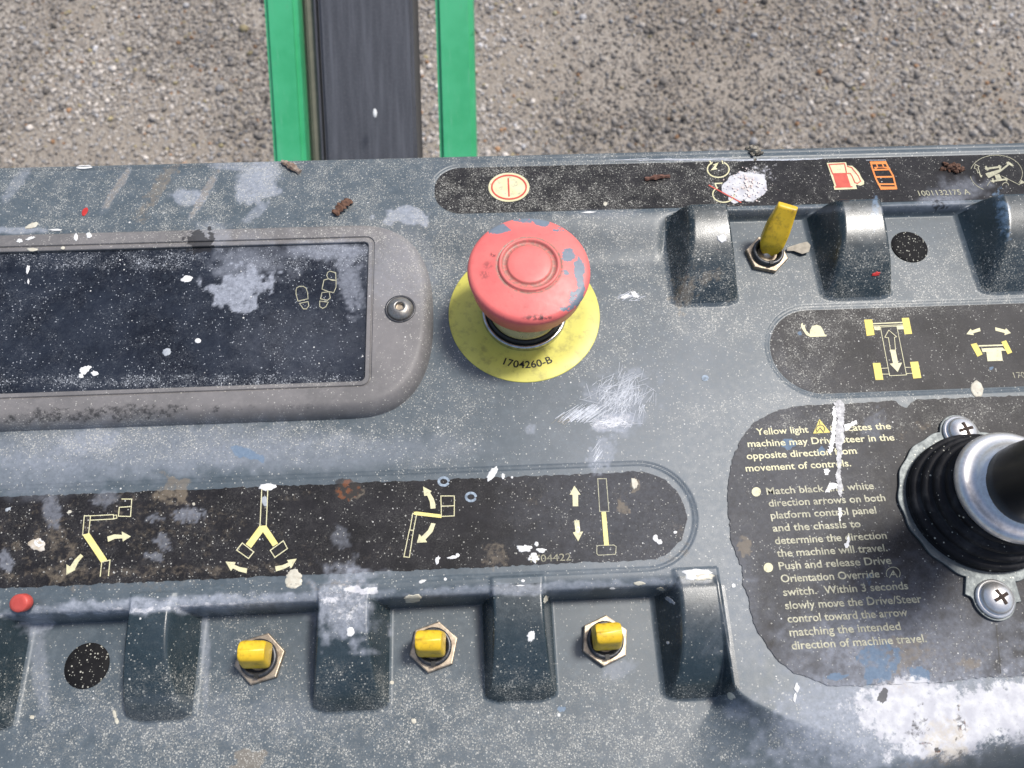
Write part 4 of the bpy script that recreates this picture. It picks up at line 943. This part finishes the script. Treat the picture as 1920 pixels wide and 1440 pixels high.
# ------------------------------------------------------------------ joystick
jc = at(1839, 943, .0008); J = Vector((jc[0], jc[1], .0004))
bel = [(.0262, 0), (.0262, .0022)]
for i in range(4):
    r0 = .0262 - i * .0021; z_ = .0022 + i * .0038
    bel += arcp(r0 - .0014, z_ + .0017, .0014, -50, 95, 7, .0017); bel += [(r0 - .0027, z_ + .0038)]
bel += [(.0165, .0182), (.0150, .0190)]
bm_ = lathe('boot', bel, 96); bm_.transform(Matrix.Diagonal((.98, .90, 1, 1)))
js = link('joystick', bm_, m_boot, console, True, J); js['label'] = 'drive joystick with a black bellows boot at the right edge'
fer = [(.0172, .0165)] + arcp(.0158, .0190, .0026, -60, 90, 10) + [(.0148, .0219), (.0132, .0226), (.0122, .0262)]
link('steel_collar', lathe('ferrule', fer, 96), m_steel, js)
gp = [(.0120, .0235), (.0126, .0255), (.0128, .030), (.0122, .040), (.0126, .055), (.0150, .068), (.0165, .080), (.0160, .092), (.0125, .102), (.006, .107), (.0005, .108)]
gm = lathe('grip', gp, 64); gm.transform(Matrix.Rotation(math.radians(3), 4, 'X')); link('handle_grip', gm, m_grip, js)
# flange plate: ring with ears
s1 = Vector(at(1800, 812, .0015)) ; s2 = Vector(at(1864, 1123, .0015)); ears = [Vector((s.x - J.x, s.y - J.y)) for s in (s1, s2)]
ears += [Vector((.0312, .0045))]
def flange_r(a):
    d = Vector((math.cos(a), math.sin(a))); R0 = (.0286 + .0005 * math.sin(3 * a + 1) + .0003 * math.sin(17 * a)) * (1 - .07 * abs(d.y)); best = R0
    for e in ears:
        L = e.length; de = e / L; along = d.dot(de); perp = abs(d.x * de.y - d.y * de.x)
        if along > 0:
            # capsule round the screw, widening towards the ring
            er = .0069; disc = er * er - (L * perp) ** 2
            if disc > 0: best = max(best, L * along + math.sqrt(disc))
            web = .0092
            if perp * L < web: best = max(best, min((L + .001) * 1.0, web / max(perp, 1e-4)) if perp * L > er * .9 else best)
    return best
fp = [(flange_r(math.radians(i)) * math.cos(math.radians(i)), flange_r(math.radians(i)) * math.sin(math.radians(i))) for i in np.arange(0, 360, 1.5)]
link('flange_plate', prism('flange', fp, .0003, .0011, .0002), m_flange, js, False)
def phillips(): return [(a * .0008 + 0, 0) for a in ()]
for i, e in enumerate(ears):
    hd = lathe('screw_head', [(.0062, .0011), (.0062, .0020), (.0056, .0022), (.0049, .0023), (.0050, .0031)] + arcp(0, .0031, .0050, 8, 86, 9, .0023), 48); hd.transform(Matrix.Translation((e.x, e.y, 0)))
    sc = link('screw', hd, m_steel, js)
    rt = math.radians(12 if i % 2 == 0 else 24); w2, l2 = .00060, .0025; cr = []
    for kx in range(4):
        a = rt + kx * math.pi / 2; u = Vector((math.cos(a), math.sin(a))); v = Vector((-u.y, u.x))
        cr += [tuple(u * w2 - v * w2), tuple(u * l2 - v * w2 * .8), tuple(u * l2 + v * w2 * .8)]
    cm = prism('cross', cr, .0046, .00545); cm.transform(Matrix.Translation((e.x, e.y, 0))); link('cross_recess', cm, m_sock, js, False)

# ------------------------------------------------------------------ paint splats (thin, each a part of the console)
pm = {'w': simple('white_paint', (.80, .80, .78), (.66, .66, .66), .45, 0, 700, .4), 'c': simple('cream_paint', (.62, .60, .50), (.50, .46, .37), .5, 0, 600, .5),
      't': simple('tan_crust', (.45, .38, .28), (.62, .58, .52), .7, 0, 500, .7), 'r': simple('red_paint', (.55, .035, .03), None, .4), 'g': simple('grey_paint', (.42, .45, .48), (.30, .33, .37), .5, 0, 600, .5),
      'b': simple('blue_paint', (.07, .15, .24), (.12, .22, .33), .5, 0, 600, .4), 'k': simple('dark_crumb', (.03, .022, .018), (.012, .01, .01), .8)}
def surf(px_, py_):
    """height source: frame, plate or console under a pixel"""
    q_ = at(px_, py_, ZB)
    if q_[0] < gl_r and gl_b < q_[1] < gl_t: return ('c', ZB - .0012)
    if q_[0] < wf_r - .006 and wf_bot + .006 < q_[1] < wf_top - .002: return ('c', ZB)
    return ('h', None)
def splat(px_, py_, rx, ry, an, mt, jag=.35, th=.00016, pts=None):
    sf = surf(px_, py_); seed_ = random.uniform(0, 100); m_ = 40
    if pts is None:
        pts = []
        for i in range(m_):
            a = 2 * math.pi * i / m_
            rn = 1 + jag * (float(fbm(np.array([math.cos(a) * 1.9 + seed_]), np.array([math.sin(a) * 1.9 + seed_]), 4)[0]) - .5) * 2.2
            u, v = rx * rn * math.cos(a), ry * rn * math.sin(a); c_, s_ = math.cos(math.radians(an)), math.sin(math.radians(an))
            pts.append((px_ + u * c_ + v * s_, py_ - u * s_ + v * c_))
    def P3(p, l):
        if sf[0] == 'c': return at(p[0], p[1], sf[1] + l)
        return on(p[0], p[1], l)
    cx_ = sum(p[0] for p in pts) / len(pts); cy_ = sum(p[1] for p in pts) / len(pts); m_ = len(pts)
    rings = [(1., .0), (.93, th * .7), (.7, th)] ; V, Fc = [], []
    for s_, l in rings:
        for p in pts: V.append(tuple(P3((cx_ + (p[0] - cx_) * s_, cy_ + (p[1] - cy_) * s_), l + (.00005 if s_ < 1 else -.0001))))
    V.append(tuple(P3((cx_, cy_), th)))
    for j in range(2):
        for i in range(m_): Fc.append((j * m_ + i, j * m_ + (i + 1) % m_, (j + 1) * m_ + (i + 1) % m_, (j + 1) * m_ + i))
    for i in range(m_): Fc.append((2 * m_ + i, 2 * m_ + (i + 1) % m_, 3 * m_))
    me = mesh('paint_splat', V, Fc); bm = bmesh.new(); bm.from_mesh(me); bmesh.ops.recalc_face_normals(bm, faces=bm.faces); bm.to_mesh(me); bm.free()
    return link('paint_splat', me, pm[mt], console, True)
for s_ in [(350, 523, 12, 6, 10, 'w'), (371, 639, 6, 5, 0, 'w', .1), (313, 660, 8, 7, 30, 'g', .3), (160, 693, 11, 7, 30, 'w', .6), (178, 700, 8, 5, -20, 'w', .6), (152, 705, 5, 4, 0, 'w', .5), (52, 505, 3, 8, -15, 'w', .5), (53, 528, 2, 5, 0, 'w', .3),
           (159, 397, 5, 9, -30, 'r', .2), (60, 423, 13, 5, 20, 'c', .3), (157, 313, 16, 4, 0, 'w', .3), (37, 452, 6, 4, 0, 'w', .6), (56, 447, 9, 3, 20, 'w', .7), (142, 445, 4, 7, 0, 'w', .3), (167, 441, 6, 5, 0, 'w', .5), (60, 468, 10, 3, 0, 'c', .4), (118, 465, 4, 3, 0, 'c', .3), (105, 431, 12, 2, 0, 'w', .3),
           (503, 913, 18, 7, 6, 'w', .35), (69, 1021, 17, 12, -10, 't', .4), (73, 1019, 11, 8, -10, 'w', .5), (551, 1078, 15, 11, 0, 'c', .35), (551, 1092, 16, 12, 0, 'c', .4), (923, 889, 7, 16, -35, 'w', .35), (943, 893, 3, 6, 0, 'w', .2), (960, 895, 2.5, 2.5, 0, 'w', .1),
           (1306, 1077, 26, 9, 0, 'w', .5), (1318, 1082, 22, 7, 0, 'c', .5), (1229, 1009, 5, 7, 0, 'w', .3), (1236, 1016, 6, 5, 0, 'w', .3), (1266, 998, 3.5, 3, 0, 'w', .2), (1190, 906, 6, 11, 10, 'c', .5), (1199, 1094, 11, 4, 2, 'c', .25), (774, 1122, 18, 8, 0, 'c', .5), (1148, 1104, 5, 2, 0, 'w', .3),
           (996, 1192, 8, 11, -25, 'w', .45), (657, 1185, 7, 8, 0, 'w', .4), (820, 1050, 4, 8, -20, 'w', .6), (850, 1045, 12, 3, 10, 'w', .6), (858, 1041, 4, 4, 0, 'w', .3), (984, 1027, 12, 7, 0, 'w', .8), (1000, 1045, 10, 9, 0, 'w', .6), (1014, 1032, 9, 4, 0, 'w', .6), (1006, 1020, 4, 5, 0, 'w', .5), (976, 1032, 4, 3, 0, 'w', .4),
           (1084, 993, 4, 8, -5, 'w', .3), (1832, 730, 12, 17, 10, 'c', .15), (1397, 1028, 10, 16, 20, 't', .7), (1402, 1034, 6, 10, 0, 'c', .6), (1676, 1018, 6, 4, 0, 'w', .15), (1688, 1015, 6, 3.5, 5, 'w', .15), (1588, 1022, 5, 6, 0, 'w', .3), (1656, 768, 3, 3, 0, 'w', .1), (1696, 848, 5, 4, 0, 'w', .5),
           (1494, 1290, 5, 9, 0, 'w', .4), (1490, 1308, 3, 10, -8, 'w', .4), (1370, 1305, 8, 6, -30, 'c', .4), (215, 1340, 3, 10, 15, 'c', .3), (219, 1352, 4, 6, 0, 'c', .3), (1355, 446, 9, 8, 0, 'w', .6), (1643, 514, 7, 4, 10, 'r', .6), (1375, 1098, 4, 4, 0, 'w', .2), (862, 547, 5, 4, 0, 'w', .4), (1190, 553, 8, 5, -40, 'w', .6), (1172, 556, 10, 3, 20, 'w', .6),
           (1770, 1147, 20, 3, -8, 'w', .7), (1775, 1127, 22, 2, -3, 'w', .6), (1730, 1178, 7, 6, 0, 'w', .4), (1758, 1178, 10, 3, 0, 'w', .7), (1818, 1212, 4, 14, 12, 'w', .6), (1538, 1120, 3, 7, -20, 'w', .3), (1592, 1082, 3, 8, -10, 'b', .3), (1252, 1205, 3, 3, 0, 'w', .2), (1135, 382, 4, 4, 0, 'c', .2), (1104, 398, 14, 1.6, 3, 'w', .4),
           (735, 1280, 4, 4, 0, 'c', .2), (776, 1352, 5, 5, 0, 'c', .3), (60, 1345, 5, 4, 0, 'c', .3), (835, 1086, 3, 3, 0, 'w', .3), (792, 1090, 7, 3, 20, 'w', .5), (980, 1089, 4, 3, 0, 'w', .3), (975, 1098, 8, 1.5, 0, 'w', .3), (1240, 1105, 8, 3, -10, 'c', .4), (1025, 1122, 4, 8, -20, 'c', .5), (1255, 1125, 10, 4, -35, 'g', .5), (15, 955, 7, 3, 30, 'g', .5), (130, 960, 5, 3, 30, 'c', .4),
           (363, 945, 3, 3, 0, 'c', .3), (496, 940, 6, 9, 10, 'g', .4), (1600, 630, 0, 0, 0, 'w')]:
    if s_[2] > 0: splat(*s_)
# vertical white brush stroke across the instructions
br = [(893, 62), (915, 45), (938, 38), (962, 58), (972, 90), (970, 200), (968, 330), (955, 420), (952, 500), (940, 555), (948, 620), (958, 690), (956, 740), (938, 775), (922, 745), (918, 660), (900, 600), (920, 545), (912, 480), (918, 420), (905, 380), (908, 250), (918, 180), (905, 120)]
for P_ in (br, [(880, 90), (905, 88), (914, 180), (905, 260), (900, 340), (882, 425), (862, 452), (848, 430), (858, 370), (872, 300), (882, 200)], [(965, 225), (1010, 215), (1062, 192), (1066, 212), (1030, 240), (1005, 268), (966, 270)],
           [(930, 850), (945, 848), (955, 900), (945, 945), (932, 948), (928, 900)], [(850, 668), (890, 660), (922, 672), (915, 700), (880, 712), (850, 735), (826, 738), (840, 705)], [(812, 560), (845, 556), (862, 570), (850, 598), (830, 606)], [(1000, 1048), (1012, 1100), (1000, 1150), (975, 1150), (972, 1125), (985, 1105)]):
    pts = densify(np.array(G_(P_)), 1.6); jx = (fbm(pts[:, 0] * .5, pts[:, 1] * .5, 3) - .5) * 7
    pts = [(x + j, y + j * .6) for (x, y), j in zip(pts, jx)]; cxm = sum(p[0] for p in pts) / len(pts)
    # build as a filled flat strip, slightly proud
    q = Print(zbf, .00022); q.fill(pts); q.done('paint_splat', pm['w'] if P_ is not br else simple('brushed_white_paint', (.60, .60, .61), (.34, .34, .35), .5, 0, 900, .6, dirt=(.10, .10, .10), dirtamt=.6, dscale=420), console)
# chalk rings
for cx_, cy_, r in ((832, 903, 11), (883, 932, 11), (1322, 709, 6)):
    q = Print(lambda x, y: float(H(np.array([x]), np.array([y]))[0]) if cy_ < 800 else -POCK + .00012, .0001)
    q.circle((cx_, cy_), r - 2, 4.5, random.uniform(0, 40), 345, ry=(r - 2) * .82)
    q.done('chalk_ring', simple('pale_blue_chalk', (.36, .44, .52), (.16, .20, .25), .7, 0, 900, .3), console)
# scuffs: bundles of fine scratches
def scuff(name, cx_, cy_, rx, ry, n_, an, spread, ln, mat, wmax=1.1):
    q = Print(lambda x, y: float(H(np.array([x]), np.array([y]))[0]), .00009)
    for _ in range(n_):
        a = math.radians(an + random.gauss(0, spread)); u = random.gauss(0, .42); v = random.gauss(0, .42); x_ = cx_ + u * rx; y_ = cy_ + v * ry; L = ln * random.uniform(.3, 1)
        q.line([(x_ - math.cos(a) * L, y_ + math.sin(a) * L), (x_ + math.cos(a) * L + random.uniform(-2, 2), y_ - math.sin(a) * L + random.uniform(-2, 2))], random.uniform(.4, wmax))
    o = q.done(name, mat, console); o['kind'] = 'stuff'; return o
m_scr = simple('scratch_white', (.62, .65, .70), (.42, .45, .50), .6, 0, 700, 0)
scuff('scuff_marks', 1165, 745, 58, 48, 210, 62, 34, 20, m_scr, .8)
scuff('scuff_marks', 1150, 792, 40, 9, 120, 10, 30, 9, simple('scratch_bright', (.74, .76, .80), None, .6))
scuff('scuff_marks', 1090, 776, 42, 6, 60, 36, 3, 26, m_scr, 1.5)
scuff('scuff_marks', 1050, 790, 18, 14, 8, 36, 20, 16, simple('scratch_tan', (.33, .29, .22), None, .6), .8)
scuff('scuff_marks', 1120, 850, 6, 24, 20, 60, 6, 14, m_scr, 1.3)
scuff('scuff_marks', 1180, 556, 26, 7, 30, 20, 12, 12, m_scr, 1.2)
scuff('scuff_marks', 1400, 300, 260, 1, 60, 1.6, 1, 45, m_scr, .8)

# big round droppings splash on the top decal
q = Print(ztf, .0003)
cxs, cys = 1403, 343
for _ in range(90):
    r_ = abs(random.gauss(.6, .3)); a = random.uniform(0, 6.28); x_ = cxs + math.cos(a) * r_ * 44 - 4; y_ = cys + math.sin(a) * r_ * 33 + 4; s_ = random.uniform(1., 3.) * (1.1 - min(r_, 1) * .6)
    if r_ > 1.15: continue
    if x_ > cxs + 15 and y_ < cys - 5: s_ *= .55
    q.fill([(x_ + s_ * random.uniform(.6, 1.3) * math.cos(t), y_ + s_ * random.uniform(.6, 1.2) * math.sin(t)) for t in np.linspace(0, 5.5, 7)])
o = q.done('paint_splash', simple('flaky_white_splash', (.80, .74, .72), (.74, .60, .56), .7, 0, 500, .6, dirt=(.34, .14, .10), dirtamt=.7, dscale=260), console); o['label'] = 'round flaky white and rust splash on the back decal'
# jitter heights a little so overlapping flakes never share a plane
me = o.data
for p_ in me.polygons:
    dz = random.uniform(0, .00025)
    for v_ in p_.vertices: me.vertices[v_].co.z = me.vertices[v_].co.z * 1.0 + dz * .3

# ------------------------------------------------------------------ loose debris lying on the console
def chip(name, px0, px1, w_, th, mat, lab, cat, curl=.0, seed_=0, zoff=0.0, jag=.35):
    r_ = random.Random(seed_); a = Vector(on(*px0)); b = Vector(on(*px1)); d = b - a; L = d.length; d.normalize(); up = Vector((0, 0, 1)); s = d.cross(up).normalized()
    n_, k_ = 10, 6; V, Fc = [], []
    for i in range(n_ + 1):
        t = i / n_; c_ = a + d * L * t; ww = w_ * (.75 + .25 * math.sin(math.pi * t)) * (1 + r_.uniform(-jag, jag)); h = th * (1 + r_.uniform(-.3, .3)); cz = curl * 4 * t * (1 - t) + zoff
        for j in range(k_):
            g_ = 2 * math.pi * j / k_; V.append(tuple(c_ + s * (math.cos(g_) * ww / 2) + up * (h / 2 + math.sin(g_) * h / 2 * (1 + r_.uniform(-.3, .3)) + cz)))
    for i in range(n_):
        for j in range(k_): Fc.append((i * k_ + j, i * k_ + (j + 1) % k_, (i + 1) * k_ + (j + 1) % k_, (i + 1) * k_ + j))
    Fc.append(tuple(reversed(range(k_)))); Fc.append(tuple(n_ * k_ + j for j in range(k_)))
    cent = a; V = [tuple(Vector(v) - cent) for v in V]
    me = mesh(name, V, Fc); o = link(name, me, mat, None, False, cent); return tag(o, lab, cat)
def crumb(name, px_, py_, n_, rad, spread, mat, lab, cat, seed_=1, sx=1., sy=1.):
    """irregular lump grown from many small merged grains, one mesh"""
    r_ = random.Random(seed_); c0 = Vector(on(px_, py_)); c0.z = max(c0.z, -.003); bm = bmesh.new()
    for _ in range(n_):
        u, v = r_.gauss(0, .45), r_.gauss(0, .45); rr_ = rad * r_.uniform(.5, 1.2) * max(.4, 1 - .3 * math.hypot(u, v))
        x_, y_ = c0.x + u * spread * sx, c0.y + v * spread * sy; zz = float(H(np.array([x_]), np.array([y_]))[0]) if abs(y_ - YB) > .002 else c0.z
        m4 = Matrix.Translation((x_ - c0.x, y_ - c0.y, zz - c0.z + rr_ * .5 + r_.uniform(0, rad) * max(0, 1 - math.hypot(u, v)))) @ Matrix.Rotation(r_.uniform(0, 3), 4, 'X') @ Matrix.Rotation(r_.uniform(0, 3), 4, 'Z') @ Matrix.Diagonal((1.2, .9, .75, 1))
        bmesh.ops.create_icosphere(bm, subdivisions=1, radius=rr_, matrix=m4)
    for v_ in bm.verts: v_.co += Vector((r_.uniform(-1, 1), r_.uniform(-1, 1), r_.uniform(-1, 1))) * rad * .12
    me = bpy.data.meshes.new(name); bm.to_mesh(me); bm.free(); o = link(name, me, mat, None, False, c0); return tag(o, lab, cat)
m_bark = simple('brown_bark', (.17, .085, .05), (.06, .03, .02), .8, 0, 700, .8)
m_bark2 = simple('pale_wood', (.50, .43, .36), (.16, .10, .07), .8, 0, 260, .8)
m_rust = simple('rust_crumb', (.20, .10, .07), (.09, .045, .035), .9, 0, 900, .8)
m_mud = simple('dried_mud', (.42, .38, .30), (.06, .055, .05), .9, 0, 420, .9)
m_soot = simple('black_crumb', (.012, .012, .012), (.03, .028, .026), .8, 0, 900, .8)
chip('wood_chip', (529, 304), (563, 325), .0026, .0012, m_bark2, 'pale wood sliver with a brown end on the back edge left of the long decal', 'wood chip', .0008, 3)
chip('bark_chip', (628, 404), (657, 378), .0038, .0015, m_bark, 'reddish brown bark chip above the grey window frame', 'bark chip', .0012, 5)
chip('bark_chip', (1208, 338), (1255, 332), .0022, .0014, m_rust, 'crumbly brown bark crumb on the back decal right of the power symbol', 'bark chip', .0004, 8)
crumb('dirt_lump', 1787, 317, 46, .0013, .0036, m_bark, 'dark brown dirt lump on the back decal left of the round symbol', 'dirt', 2, 1.1, .8)
crumb('mud_clump', 1413, 286, 34, .0014, .0034, m_mud, 'dried pale and black mud clump stuck on the console back edge', 'mud clump', 4, .8, 1.1)
m_capred = simple('faded_red_plastic', (.60, .10, .08), (.50, .07, .055), .45, 0, 300, .1)
pc = on(49, 1130); cap = link('plastic_disc', lathe('cap', [(.0030, 0), (.0033, .0006), (.0033, .0024), (.0030, .0028), (.0018, .0029), (.0002, .0029)], 32), m_capred, None, True, (pc[0], pc[1], pc[2] + .0006))
cap.rotation_euler = (math.radians(14), math.radians(-16), 0); cap.scale = (1.05, .85, 1)
tag(cap, 'small round faded red plastic disc lying on the ledge at the left edge', 'plastic disc')
m_flake = simple('translucent_flake', (.42, .38, .30), (.26, .23, .18), .4, 0, 500, .2)
fl = [(1476, 464), (1500, 456), (1514, 453), (1520, 460), (1517, 472), (1505, 476), (1488, 470), (1476, 470)]
V = [tuple(at(x, y, .0012 + .0006 * ((x - 1476) / 44))) for x, y in fl]; V2 = [(x, y, z - .0003) for x, y, z in V]; c0 = Vector(V[0]); n = len(V)
Fc = [tuple(range(n)), tuple(reversed(range(n, 2 * n)))] + [(i, n + i, n + (i + 1) % n, (i + 1) % n) for i in range(n)]
tag(link('dry_leaf_flake', mesh('flake', [tuple(Vector(v) - c0) for v in V + V2], Fc), m_flake, None, False, c0), 'pale brown dry flake beside the nut of the upper toggle', 'leaf flake')
